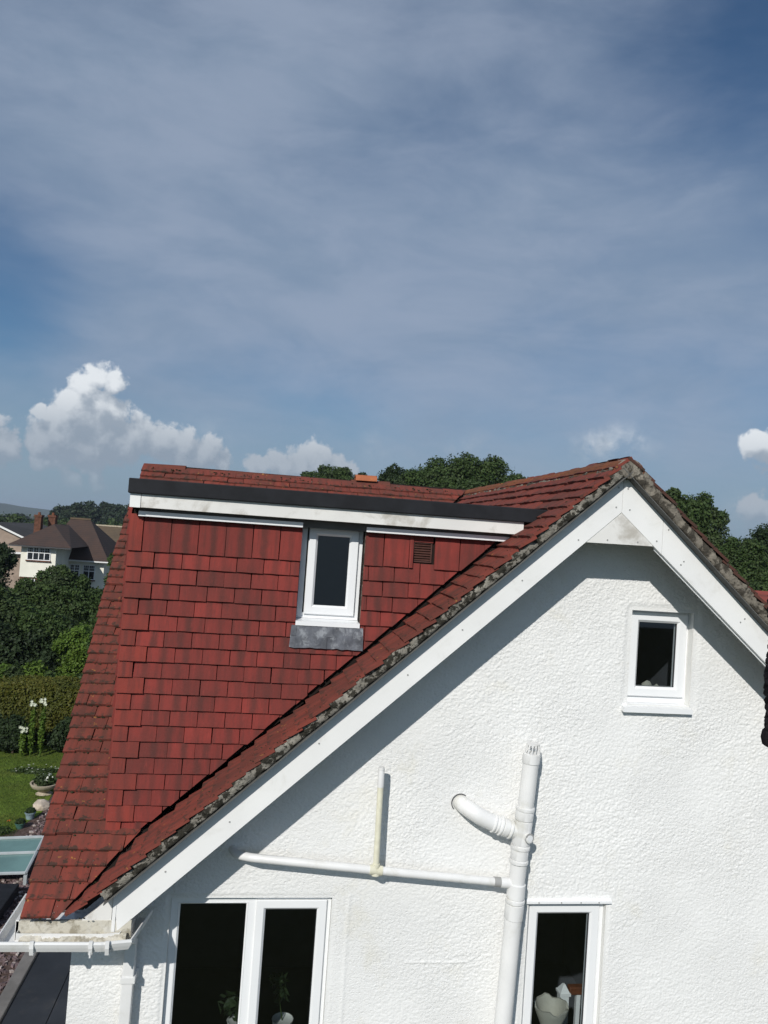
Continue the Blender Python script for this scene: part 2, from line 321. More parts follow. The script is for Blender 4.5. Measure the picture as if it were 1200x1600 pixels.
class MB:
    def __init__(s): s.v = []; s.f = []; s.uv = []
    def face(s, pts):
        n = len(s.v); s.v += [tuple(p) for p in pts]; s.f.append(tuple(range(n, n+len(pts)))); return s
    def box(s, x0, x1, y0, y1, z0, z1):
        n = len(s.v)
        s.v += [(x0,y0,z0),(x1,y0,z0),(x1,y1,z0),(x0,y1,z0),(x0,y0,z1),(x1,y0,z1),(x1,y1,z1),(x0,y1,z1)]
        s.f += [tuple(n+i for i in q) for q in ((0,3,2,1),(4,5,6,7),(0,1,5,4),(1,2,6,5),(2,3,7,6),(3,0,4,7))]; return s
    def prism(s, poly, y0, y1):                            # poly in (x, z)
        n = len(s.v); k = len(poly)
        s.v += [(p[0], y0, p[1]) for p in poly] + [(p[0], y1, p[1]) for p in poly]
        s.f.append(tuple(n+i for i in range(k))); s.f.append(tuple(n+k+i for i in reversed(range(k))))
        s.f += [(n+(i+1)%k, n+i, n+k+i, n+k+(i+1)%k) for i in range(k)]; return s
    def prismx(s, poly, x0, x1):                           # poly in (y, z)
        n = len(s.v); k = len(poly)
        s.v += [(x0, p[0], p[1]) for p in poly] + [(x1, p[0], p[1]) for p in poly]
        s.f.append(tuple(n+i for i in range(k))); s.f.append(tuple(n+k+i for i in reversed(range(k))))
        s.f += [(n+(i+1)%k, n+i, n+k+i, n+k+(i+1)%k) for i in range(k)]; return s
    def hexa(s, a, b):                                     # two quads, 4 points each
        n = len(s.v); s.v += [tuple(p) for p in a] + [tuple(p) for p in b]
        s.f += [tuple(n+i for i in q) for q in ((0,3,2,1),(4,5,6,7),(0,1,5,4),(1,2,6,5),(2,3,7,6),(3,0,4,7))]; return s
    def tube(s, path, r, seg=20, cap=True):
        path = [Vector(p) for p in path]; k = len(path); rs = r if isinstance(r, (list, tuple)) else [r]*k
        n = len(s.v); prev = None
        for i, p in enumerate(path):
            t = (path[min(i+1, k-1)] - path[max(i-1, 0)]).normalized()
            a = prev if prev is not None else (Vector((0, 0, 1)) if abs(t.z) < .9 else Vector((1, 0, 0)))
            a = (a - t*a.dot(t)).normalized(); b = t.cross(a); prev = a
            for j in range(seg):
                th = 2*math.pi*j/seg; s.v.append(tuple(p + (a*math.cos(th) + b*math.sin(th))*rs[i]))
        for i in range(k-1):
            for j in range(seg):
                s.f.append((n+i*seg+j, n+i*seg+(j+1)%seg, n+(i+1)*seg+(j+1)%seg, n+(i+1)*seg+j))
        if cap:
            s.f.append(tuple(n+j for j in reversed(range(seg)))); s.f.append(tuple(n+(k-1)*seg+j for j in range(seg)))
        return s
    def build(s, name, m, parent=None, smooth=False, bevel=0, **props):
        me = bpy.data.meshes.new(name); me.from_pydata(s.v, [], s.f); me.validate()
        if len(s.v) < 60000:
            bm = bmesh.new(); bm.from_mesh(me); bmesh.ops.recalc_face_normals(bm, faces=bm.faces); bm.to_mesh(me); bm.free()
        o = link(name, me, m, parent, **props)
        if smooth:
            for p in me.polygons: p.use_smooth = True
            me.shade_smooth() if hasattr(me, 'shade_smooth') else None
            md = o.modifiers.new('split', 'EDGE_SPLIT'); md.split_angle = R(40)
        if bevel:
            b = o.modifiers.new('bevel', 'BEVEL'); b.width = bevel; b.segments = 2; b.limit_method = 'ANGLE'
        return o
def pol(cx, cz, r, n, a0=0): return [(cx+r*math.cos(a0+2*math.pi*i/n), cz+r*math.sin(a0+2*math.pi*i/n)) for i in range(n)]
def vnoise(x, y, sx, sy, seed):                            # lattice value noise, numpy
    g = np.random.default_rng(seed).random((512, 512)); u = x/sx; v = y/sy
    i = np.floor(u).astype(int); j = np.floor(v).astype(int); fu = u-i; fv = v-j; fu = fu*fu*(3-2*fu); fv = fv*fv*(3-2*fv)
    a = g[i % 512, j % 512]; b = g[(i+1) % 512, j % 512]; c = g[i % 512, (j+1) % 512]; d = g[(i+1) % 512, (j+1) % 512]
    return (a*(1-fu)+b*fu)*(1-fv)+(c*(1-fu)+d*fu)*fv

# ------------------------------------------------------------------ ground and land
def sheet(name, pts, z, m, **k):
    mb = MB(); mb.face([(p[0], p[1], z) for p in pts]); o = mb.build(name, m); o['kind'] = 'structure'
    if o.data.polygons[0].normal.z < 0: o.data.flip_normals()
    return o
sheet('ground', [(-5000, -60), (5000, -60), (5000, 6000), (-5000, 6000)], GZ-.02, 'ground_field')
sheet('lawn', [(-5.45, 17.2), (-5.0, 17.9), (-4.75, 18.9), (-4.85, 20.2), (-4.6, 21.5), (-4.3, 22.6), (-4.3, 24.4), (-14, 24.4), (-14, 17.2)], GZ+.02, 'lawn')
sheet('gravel_bed', [(-9, 10.8), (-2.0, 9.0), (-2.0, 24.4), (-4.3, 24.4), (-4.3, 22.6), (-4.6, 21.5), (-4.85, 20.2), (-4.75, 18.9), (-5.0, 17.9), (-5.45, 17.2), (-9, 17.2)], GZ+.012, 'soil')
sheet('soil_bed', [(-9, 5), (-1.0, 5), (-1.0, 9.0), (-2.0, 9.0), (-9, 10.8)], GZ+.014, 'terracotta_soil')
def chips():
    mb = MB(); rr = random.Random(3); mb2 = MB()
    for i in range(9000):
        y = rr.uniform(9.0, 20); x = rr.uniform(-6.2, -2.2)
        if y > 17 and x < -4.7: continue
        if y < 17 and x < -5.4: continue
        s = rr.uniform(.02, .055); a = rr.uniform(0, 6.28); t = rr.uniform(-.5, .5); h = rr.uniform(.006, .03)
        c, d = math.cos(a)*s, math.sin(a)*s
        z = GZ+.02+h
        p = [(x-c, y-d, z-t*s*.5), (x+d*.6, y-c*.6, z), (x+c, y+d, z+t*s*.5), (x-d*.5, y+c*.5, z+.004)]
        q = [(a_[0], a_[1], a_[2]-h-.02) for a_ in p]
        (mb2 if rr.random() < .14 else mb).hexa(q, p)
    mb.build('slate_chips', 'chip', kind='stuff'); mb2.build('pale_chips', 'chip_pale', kind='stuff')
chips()
def hills():
    n = 60; mb = MB()
    xs = np.linspace(-1500, 900, n)
    for k, (x) in enumerate(xs[:-1]):
        pass
    def H(x):
        return 2 + 21*math.exp(-((x+860)/170)**2) + 11*math.exp(-((x+560)/150)**2) + 8*math.exp(-((x+1200)/200)**2) + 1.2*math.sin(x*.021) + 1.0*math.sin(x*.053+1)
    rows = [(2500, 1.0), (2440, .85), (2300, .35), (2150, 0)]
    P = []
    for (y, k) in rows: P.append([(x, y, GZ-.5+(H(x)-GZ)*k) for x in xs])
    P.append([(x, 3000, GZ-.5) for x in xs]); P = [P[4]]+P[:4]
    for a, b in zip(P[:-1], P[1:]):
        for i in range(n-1): mb.face([a[i], a[i+1], b[i+1], b[i]])
    mb.build('hill', 'hill_far', smooth=True, kind='structure')
hills()

# ------------------------------------------------------------------ foliage
def leaves(name, blobs, n, size, m, parent=None, seed=0, shell=.55, aspect=1.6, droop=0.0, **props):
    """leaf-sized faces spread through uneven blobs; blobs = (x, y, z, rx, ry, rz)"""
    g = np.random.default_rng(seed)
    if n > 12000:                                           # smaller clumps standing out of each mass
        ex = []
        for b in blobs:
            for _ in range(7):
                d_ = g.normal(size=3); d_[2] = abs(d_[2])*.9; d_ /= np.linalg.norm(d_); k_ = .22+.2*g.random(); ex.append((b[0]+d_[0]*b[3]*.92, b[1]+d_[1]*b[4]*.92, b[2]+d_[2]*b[5]*.92, b[3]*k_, b[4]*k_, b[5]*k_))
        blobs = list(blobs)+ex
    vol = np.array([b[3]*b[4]*b[5] for b in blobs])**(2/3); pr = vol/vol.sum()
    idx = g.choice(len(blobs), n, p=pr); B = np.array(blobs)[idx]
    d = g.normal(size=(n, 3)); d /= np.linalg.norm(d, axis=1)[:, None]
    # lumps: radius varies with direction so the outline is uneven
    ph = g.random((len(blobs), 6))*6.28; PH = ph[idx]
    lump = 1 + .13*np.sin(d[:, 0]*5+PH[:, 0])*np.sin(d[:, 2]*6+PH[:, 1]) + .09*np.sin(d[:, 1]*9+PH[:, 2]+d[:, 2]*7) + .06*np.sin(d[:, 0]*17+PH[:, 3])*np.sin(d[:, 2]*15+PH[:, 4])
    rad = (shell + (1-shell)*g.random(n)**.6)*lump*(1+.05*g.normal(size=n))
    c = B[:, :3] + d*B[:, 3:]*rad[:, None]
    nn = d + .75*g.normal(size=(n, 3)) + np.array([0, 0, .35]); nn /= np.linalg.norm(nn, axis=1)[:, None]
    t = np.cross(nn, g.normal(size=(n, 3))); t /= np.linalg.norm(t, axis=1)[:, None]; t[:, 2] -= droop; b = np.cross(nn, t)
    s = size*(.6+.8*g.random(n))[:, None]
    v = np.empty((n, 4, 3)); v[:, 0] = c - t*s*aspect*.5; v[:, 1] = c + b*s*.5 - nn*s*.1; v[:, 2] = c + t*s*aspect*.5; v[:, 3] = c - b*s*.5 - nn*s*.1
    me = bpy.data.meshes.new(name); me.vertices.add(n*4); me.vertices.foreach_set('co', v.reshape(-1))
    me.loops.add(n*4); me.loops.foreach_set('vertex_index', np.arange(n*4)); me.polygons.add(n); me.polygons.foreach_set('loop_start', np.arange(0, n*4, 4)); me.update()
    return link(name, me, m, parent, **props)
def trunk(base, top, r, parent, m='bark', limbs=4, seed=1, spread=1.0):
    rr = random.Random(seed); mb = MB(); b = Vector(base); t = Vector(top)
    pts = [b.lerp(t, k/5)+Vector((rr.uniform(-.06, .06), rr.uniform(-.06, .06), 0))*(k > 0) for k in range(6)]
    mb.tube(pts, [r*(1.25-.17*k) for k in range(6)], 8)
    for i in range(limbs):
        p = b.lerp(t, rr.uniform(.45, .9)); a = rr.uniform(0, 6.28); l = spread*rr.uniform(.5, 1)
        e = p+Vector((math.cos(a)*l, math.sin(a)*l, l*rr.uniform(.5, 1.1))); mb.tube([p, p.lerp(e, .5)+Vector((0, 0, -.05*l)), e], [r*.5, r*.34, r*.15], 6)
    return mb.build('trunk', m, parent, smooth=True)
def tree(name, label, cat, blobs, n, size, m, seed, group=None, tr=.22, **k):
    xs = [b[0] for b in blobs]; ys = [b[1] for b in blobs]; zt = max(b[2] for b in blobs); bx = sum(xs)/len(xs); by = sum(ys)/len(ys)
    t = thing(name, label, cat, (bx, by, GZ), group)
    leaves('crown', blobs, n, size, m, t, seed, **k)
    w = max(b[3] for b in blobs)
    trunk((bx, by, GZ-.05), (bx, by, zt-.4), min(tr, w*.1), t, limbs=5, seed=seed, spread=w*.4)
    return t

# trees beyond the ridge and to the right
tree('broad_tree', 'broad dome-shaped dark green tree rising behind the roof valley', 'tree',
     [(10.4,50,3.2,2.2,2.2,1.7),(12.2,50,3.6,2.4,2.4,2.1),(14.2,50,3.7,2.3,2.4,2.0),(15.9,50,2.9,2.0,2.2,1.8),(12.9,49,1.6,4.6,3,2.6),(9.2,50,2.4,1.5,1.5,1.3),(16.9,50,2.2,1.6,1.6,1.5)], 110000, .105, 'leaf_mid', 21)
tree('round_tree', 'small round dark tree at the left foot of the broad tree', 'tree',
     [(8.7,52,3.2,1.7,1.5,1.7),(9.6,52,2.4,1.5,1.5,1.6),(8.6,52,1,2.4,1.6,1.8)], 30000, .105, 'leaf_dark', 22)
tree('feathery_tree', 'feathery light green tree behind the middle of the long ridge', 'tree',
     [(4.0,70,4.7,1.3,1,.9),(5.2,70,5.2,1.3,1,1.1),(6.4,70,5.0,1.3,1,1.0),(7.4,70,4.3,1.1,1,.9),(5.4,70,2.8,3.2,2,2.4)], 26000, .12, 'leaf_mid', 23)
tree('distant_tree', 'low dark distant tree behind the orange ridge tile', 'tree',
     [(9.4,80,6.0,.8,.8,.75),(10.4,80,5.3,1.1,.8,.8),(11.6,80,4.9,1.2,.8,.7),(10.6,80,3.6,3.4,2,1.8)], 9000, .17, 'leaf_dark', 24)
tree('birch_tree', 'tall loose tree showing above the right roof slope', 'tree',
     [(19.7,35,2.1,.75,.9,.85),(20.7,35,2.1,1.0,1.1,1.1),(21.6,35,1.4,.95,1.1,1.1),(20.5,35,.6,1.5,1.2,1.2),(21.3,35,.1,1.2,1.2,1.1),(19.6,35,3.0,.35,.4,.45),(20.3,35,-2.2,1.6,1.5,2.6)], 60000, .08, 'leaf_mid', 25, shell=.3, droop=.3)
tree('bushy_tree', 'green bushy tree between the tall loose tree and the frame edge', 'tree',
     [(22.1,34,.35,.8,.9,.8),(22.9,34,.25,.9,1.0,.9),(21.9,33.5,-.6,1.0,1,1.2),(23.9,34,-.9,1.1,1.1,1.0),(22.6,33,-1.6,1.7,1.4,1.4),(22.8,34,-4.3,1.8,1.6,2.4)], 46000, .075, 'leaf_mid', 26)
tree('conifer_tree', 'dark green tree at the right frame edge above the red roof', 'tree',
     [(25.6,36,.8,1.1,1.1,1.1),(25.2,36,-.4,1.3,1.2,1.2),(26.4,36,-.2,1.5,1.4,1.7),(25.6,36,-3.8,1.8,1.6,2.8)], 40000, .08, 'leaf_dark', 27)
tree('small_tree', 'low green tree in front of the dark one by the red roof', 'tree',
     [(21.0,29,-1.4,.9,.9,.8),(20.1,29,-1.9,1.2,1.2,1.0),(20.9,29,-4.0,1.5,1.5,2.2)], 14000, .10, 'leaf_mid', 28)
# left: far woods as masses, then nearer growth
def wood(name, y, x0, x1, ztop, n, size, seed, m='leaf_far', amp=1.5):
    rr = random.Random(seed); bl = []
    x = x0
    while x < x1:
        r = rr.uniform(.8, 1.4)*amp*2.2; z = ztop(x)+rr.uniform(-.5, .35)*amp - r*.55; bl.append((x, y+rr.uniform(-3, 3), z, r, r, r)); bl.append((x+rr.uniform(-2, 2), y-4, (z+GZ)/2-.5, r*1.3, r, max(.8, (z-GZ)/2+1.0))); x += r*rr.uniform(.7, 1.1)
    o = leaves(name, bl, n, size, m, None, seed); o['kind'] = 'stuff'; return o
wood('far_wood', 260, -67, -38, lambda x: 3.3-abs(x+52)*.05 if x > -62 else 2.2, 34000, .55, 31, amp=1.6)
wood('distant_wood', 520, -235, -95, lambda x: -6.0+.012*(x+170), 30000, 1.3, 32, amp=2.6)
wood('middle_wood', 180, -62, -28, lambda x: -2.6, 22000, .5, 33, 'leaf_mid', amp=1.4)
tree('yew_tree', 'dark tree at the left frame edge beside the pebbledashed gable', 'tree',
     [(-16.1,50,-3.0,.75,.9,.9),(-16.9,50,-3.0,1.0,1,1.2),(-16.9,50,-5.2,1.5,1.2,1.8)], 14000, .12, 'leaf_dark', 34)
tree('garden_shrub', 'large leafy dark shrub in front of the cream house', 'shrub',
     [(-9.5,34,-3.75,1.0,1.2,.85),(-8.7,34,-3.2,.9,1.2,.9),(-8.2,34,-3.3,.8,1.2,.9),(-7.5,34,-3.9,.9,1.2,.8),(-8.3,33.5,-4.3,1.7,1.3,1.2),(-9.9,33.5,-4.7,1.4,1.3,1.2),(-8.9,34,-5.8,2.4,1.4,1.5)], 60000, .075, 'leaf_mid', 35)
tree('laurel_shrub', 'broad-leaved olive green shrub at the left frame edge', 'shrub',
     [(-9.9,31,-3.9,.9,1,.8),(-10.6,31,-3.7,1.0,1,.9),(-9.4,31,-4.3,.8,.9,.8),(-10.4,31,-5.2,1.2,1.2,1.6)], 26000, .10, 'leaf_mid', 36)
tree('shadow_shrub', 'shrub in dark leaves standing in for the shadow below the olive one behind the hedge', 'shrub',
     [(-8.6,29,-5.2,1.3,.9,1.1),(-9.6,29,-5.3,1.1,.9,1.1),(-7.2,29,-5.6,.9,.9,1.0),(-8.3,29,-6.2,2.0,.9,.9)], 26000, .08, 'leaf_dark', 37)  # dark leaf colour stands in for the deep shadow among the bushes
tree('lime_shrub', 'bright lime green rounded shrub close to the roof edge', 'shrub',
     [(-6.35,28.5,-4.65,.75,.8,.75),(-5.8,28.5,-4.9,.7,.8,.8),(-6.3,28.5,-5.7,.9,.8,.9)], 22000, .06, 'leaf_bright', 38)
tree('moss_shrub', 'mid green shrub between the lime one and the dark shade', 'shrub',
     [(-7.7,29.5,-4.2,1.0,.8,.7),(-7.0,29.5,-4.9,.7,.8,.9),(-7.4,29.5,-5.9,1.0,.8,1.0)], 22000, .07, 'leaf_mid', 39)
tree('climber_shrub', 'tall narrow climbing shrub against the roof edge', 'shrub',
     [(-4.0,22,-1.25,.26,.4,.5),(-4.05,22,-2.0,.36,.45,.6),(-4.2,22,-2.9,.45,.5,.8),(-4.25,22,-4.6,.5,.5,1.5),(-4.2,22,-6.1,.4,.4,.9)], 22000, .06, 'leaf_mid', 40, shell=.2)
# far shrubs behind the border
def border():
    rr = random.Random(8); k = 0
    for i in range(7):
        x = -8.9+i*.52+rr.uniform(-.1, .1); h = [.6, .75, .8, .9, .55, .5, .6][i]
        lab = ['pinkish seedheads clump at the left end of the border behind the hedge', 'upright green clump beside the pinkish seedheads', 'tallest upright clump in the border behind the hedge', 'bushy pale green clump in the middle of the border behind the hedge', 'low leafy clump right of the middle of the border', 'small dark clump near the right end of the border', 'last clump of the border next to the roof edge'][i]
        t = thing('border_plant', lab, 'plant', (x, 26.8, GZ), 'plants of the border behind the hedge')
        leaves('foliage', [(x, 26.8, -5.75+h*.35, .42, .4, h*.6), (x+.1, 26.8, -6.2, .5, .4, .8)], 3500, .07, ['leaf_mid', 'leaf_bright'][i % 2], t, 60+i, shell=.1)
border()
# clipped golden hedge
def hedge():
    t = thing('clipped_hedge', 'clipped golden green hedge behind the lawn', 'hedge', (-8.5, 25.2, GZ))
    g = np.random.default_rng(4); n = 60000; x0, x1, ya, yb, z0, z1 = -14.0, -4.95, 24.5, 25.9, GZ, -5.28
    f = g.random(n); x = x0+(x1-x0)*g.random(n); y = np.where(f < .7, ya+.06*g.normal(size=n), ya+(yb-ya)*g.random(n)); z = np.where(f < .7, z0+(z1-z0)*g.random(n), z1+.03*g.normal(size=n))
    e = f > .97; x = np.where(e, x1+.04*g.normal(size=n), x); z = np.where(e, z0+(z1-z0)*g.random(n), z)
    z += .05*np.sin(x*1.7)+.02*np.sin(x*5)
    z = np.where((f < .7) & (z > z1), z1, z)
    c = np.stack([x, y, z], 1); s = .045*(.6+.8*g.random(n))[:, None]
    nn = np.where((f < .7)[:, None], np.array([0, -1., .3]), np.array([0, -.2, 1.])) + .6*g.normal(size=(n, 3)); nn /= np.linalg.norm(nn, axis=1)[:, None]
    tt = np.cross(nn, g.normal(size=(n, 3))); tt /= np.linalg.norm(tt, axis=1)[:, None]; b = np.cross(nn, tt)
    v = np.stack([c-tt*s, c+b*s*.6, c+tt*s, c-b*s*.6], 1)
    me = bpy.data.meshes.new('leaves'); me.vertices.add(n*4); me.vertices.foreach_set('co', v.reshape(-1)); me.loops.add(n*4); me.loops.foreach_set('vertex_index', np.arange(n*4)); me.polygons.add(n); me.polygons.foreach_set('loop_start', np.arange(0, n*4, 4)); me.update()
    link('clipped_leaves', me, 'leaf_gold', t)
    MB().box(x0, x1-.05, ya+.07, yb-.05, GZ, z1-.06).build('hedge_core', 'moss', t)
hedge()
for i, (x, y, z, r, lab) in enumerate([(-7.6, 23.7, -6.5, .62, 'glossy dark shrub at the left frame edge in front of the hedge'), (-6.85, 23.5, -6.45, .55, 'rounded green shrub below the white lilies'), (-5.35, 23.6, -6.45, .55, 'dark shrub between the lilies and the roof edge'), (-8.6, 23.7, -6.4, .7, 'shrub just outside the left frame edge by the hedge')]):
    t = thing('bedding_shrub', lab, 'shrub', (x, y, GZ), 'shrubs in front of the hedge')
    leaves('foliage', [(x, y, z+.12, r*.75, r*.6, r*.8), (x+.15, y, z-.15, r*.7, r*.6, r*.5), (x-.25, y, z-.1, r*.6, r*.6, r*.55)], 9000, .06, ['leaf_mid', 'leaf_dark', 'leaf_dark', 'leaf_mid'][i], t, 70+i, shell=.2)
    trunk((x, y, GZ-.02), (x, y, z), .03, t, limbs=3, seed=i, spread=.3)
for i, (x, top, lab) in enumerate([(-6.28, -5.45, 'left flower stem topped with white lilies in front of the hedge'), (-6.0, -5.35, 'right taller flower stem topped with white lilies in front of the hedge'), (-6.5, -6.15, 'short lily stem with white flowers above the green shrub')]):
    t = thing('white_lily', lab, 'flower', (x, 23.2, GZ), 'white lilies')
    mb = MB(); mb.tube([(x, 23.2, GZ), (x+.03, 23.2, (GZ+top)/2), (x+.05, 23.15, top+.15)], [.014, .011, .006], 6); mb.build('stem', 'leaf_bright', t)
    leaves('foliage', [(x, 23.2, (GZ+top)/2, .09, .09, (top-GZ)*.45)], 500, .05, 'leaf_bright', t, 80+i, shell=.1)
    rr = random.Random(i)
    for k in range(7):
        mb = MB(); c = Vector((x+rr.uniform(-.09, .1), 23.1+rr.uniform(-.05, .05), top+rr.uniform(-.09, .07)))
        for j in range(6):
            a = j*1.047; d = Vector((math.cos(a), -.5, math.sin(a))); e = Vector((-math.sin(a), 0, math.cos(a)))
            mb.face([c, c+d*.022+e*.014, c+d*.055, c+d*.022-e*.014])
        mb.build('flower', 'petal_white', t)
# planter bowl, pots and stones
def lathe(mb, cx, cy, prof, seg=24):
    n = len(mb.v); k = len(prof)
    for (r, z) in prof:
        for j in range(seg):
            a = 2*math.pi*j/seg; mb.v.append((cx+r*math.cos(a), cy+r*math.sin(a), z))
    for i in range(k-1):
        for j in range(seg): mb.f.append((n+i*seg+j, n+i*seg+(j+1)%seg, n+(i+1)*seg+(j+1)%seg, n+(i+1)*seg+j))
    mb.f.append(tuple(n+j for j in reversed(range(seg)))); mb.f.append(tuple(n+(k-1)*seg+j for j in range(seg))); return mb
bx, by = -5.05, 20.2
t = thing('planter_bowl', 'wide shallow stone bowl of flowers on the lawn edge', 'planter', (bx, by, GZ))
lathe(MB(), bx, by, [(.14, GZ), (.20, GZ+.03), (.12, GZ+.07), (.14, GZ+.12), (.30, GZ+.20), (.34, GZ+.27), (.35, GZ+.30), (.31, GZ+.30), (.28, GZ+.25)]).build('bowl', 'stone_pot', t, smooth=True)
leaves('foliage', [(bx, by, GZ+.36, .26, .26, .13)], 1600, .05, 'leaf_mid', t, 90, shell=.1)
leaves('flowers', [(bx, by, GZ+.43, .25, .25, .08)], 26, .05, 'petal_white', t, 91)
def spread(name, label, cat, cx, cy, rx, ry, n, size, m, seed, h=.12):
    g = random.Random(seed); t = thing(name, label, cat, (cx, cy, GZ)); mb = MB(); st = MB()
    for i in range(n):
        a = g.uniform(0, 6.28); q = g.random()**.5; x = cx+rx*q*math.cos(a); y = cy+ry*q*math.sin(a); z = GZ+.02+h*g.uniform(.6, 1.1)
        st.tube([(x, y, GZ), (x, y, z)], .004, 4)
        for j in range(5):
            b = j*1.257; e = b+.6; mb.face([(x, y, z), (x+size*.5*math.cos(b), y+size*.5*math.sin(b), z+.01), (x+size*math.cos((b+e)/2), y+size*math.sin((b+e)/2), z), (x+size*.5*math.cos(e), y+size*.5*math.sin(e), z+.01)])
    mb.build('petals', m, t); st.build('stems', 'leaf_mid', t)
    leaves('foliage', [(cx, cy, GZ+h*.35, rx, ry, h*.4)], int(500*rx*ry/.1), .04, 'leaf_mid', t, seed, shell=.1)
    return t
spread('daisy_patch', 'patch of small white flowers on the lawn above the bowl', 'flowers', -5.75, 21.9, .75, .28, 22, .035, 'petal_white', 5)
spread('marigold_clump', 'clump of orange flowers at the lawn corner by the left frame edge', 'flowers', -5.45, 17.7, .42, .25, 16, .06, 'petal_orange', 6, .22)
def rock(name, label, cat, c, s, m, seed, group=None):
    g = random.Random(seed); bm = bmesh.new(); bmesh.ops.create_icosphere(bm, subdivisions=2, radius=1)
    for v in bm.verts: v.co = Vector((v.co.x*s[0], v.co.y*s[1], v.co.z*s[2]))*g.uniform(.85, 1.12)+Vector(c)
    me = bpy.data.meshes.new(name); bm.to_mesh(me); bm.free(); o = link(name, me, m); return tagt(o, label, cat, group)
rock('garden_stone', 'pale flat-topped stone below the flower bowl', 'stone', (-4.85, 19.2, GZ+.08), (.2, .2, .13), 'stone_pale', 1)
rock('garden_stone', 'small pinkish stone right of the pale stone', 'stone', (-4.55, 19.5, GZ+.05), (.07, .07, .06), 'stone_pale', 2)
for (x, y, r, h, m, lab) in [(-4.9, 18.55, .11, .17, 'pot_blue', 'small blue-grey plant pot below the pale stone'), (-4.95, 18.0, .10, .13, 'pot_green', 'small green plant pot nearest the gravel')]:
    t = thing('plant_pot', lab, 'plant pot', (x, y, GZ))
    lathe(MB(), x, y, [(r*.7, GZ), (r*.95, GZ+h*.85), (r*1.1, GZ+h*.86), (r*1.1, GZ+h), (r*.9, GZ+h), (r*.85, GZ+h*.85)], 16).build('pot', m, t, smooth=True)
    leaves('foliage', [(x, y, GZ+h+.03, r, r, .06)], 200, .04, 'leaf_dark', t, 95)
MB().box(-5.22, -4.95, 24.0, 24.15, -5.35, -5.27).build('sign_board', 'white_plastic', None, bevel=.01)
o = bpy.data.objects['sign_board']; o.name = 'bird_table'; tagt(o, 'small white flat-topped object at the right end of the hedge', 'bird table')
mb = MB(); mb.box(-5.11, -5.06, 24.05, 24.10, GZ, -5.352); mb.build('post', 'bark', o)
# grass blades near the lawn edge
g = np.random.default_rng(6); n = 26000
x = -8+3.4*g.random(n); y = 17.2+7.2*g.random(n); h = .02+.03*g.random(n); a = g.random(n)*6.28; dx = np.cos(a)*.006; dy = np.sin(a)*.006
keep = ~((x > -4.95-(19-y)*.0) & (y < 24)); x, y, h, dx, dy = x[keep], y[keep], h[keep], dx[keep], dy[keep]; n = len(x); z = np.full(n, GZ+.02)
v = np.stack([np.stack([x-dx, y-dy, z], 1), np.stack([x+dx, y+dy, z], 1), np.stack([x+g.normal(size=n)*.01, y, z+h], 1)], 1)
me = bpy.data.meshes.new('grass'); me.vertices.add(n*3); me.vertices.foreach_set('co', v.reshape(-1)); me.loops.add(n*3); me.loops.foreach_set('vertex_index', np.arange(n*3)); me.polygons.add(n); me.polygons.foreach_set('loop_start', np.arange(0, n*3, 3)); me.update()
link('grass', me, 'grass_blade', kind='stuff')

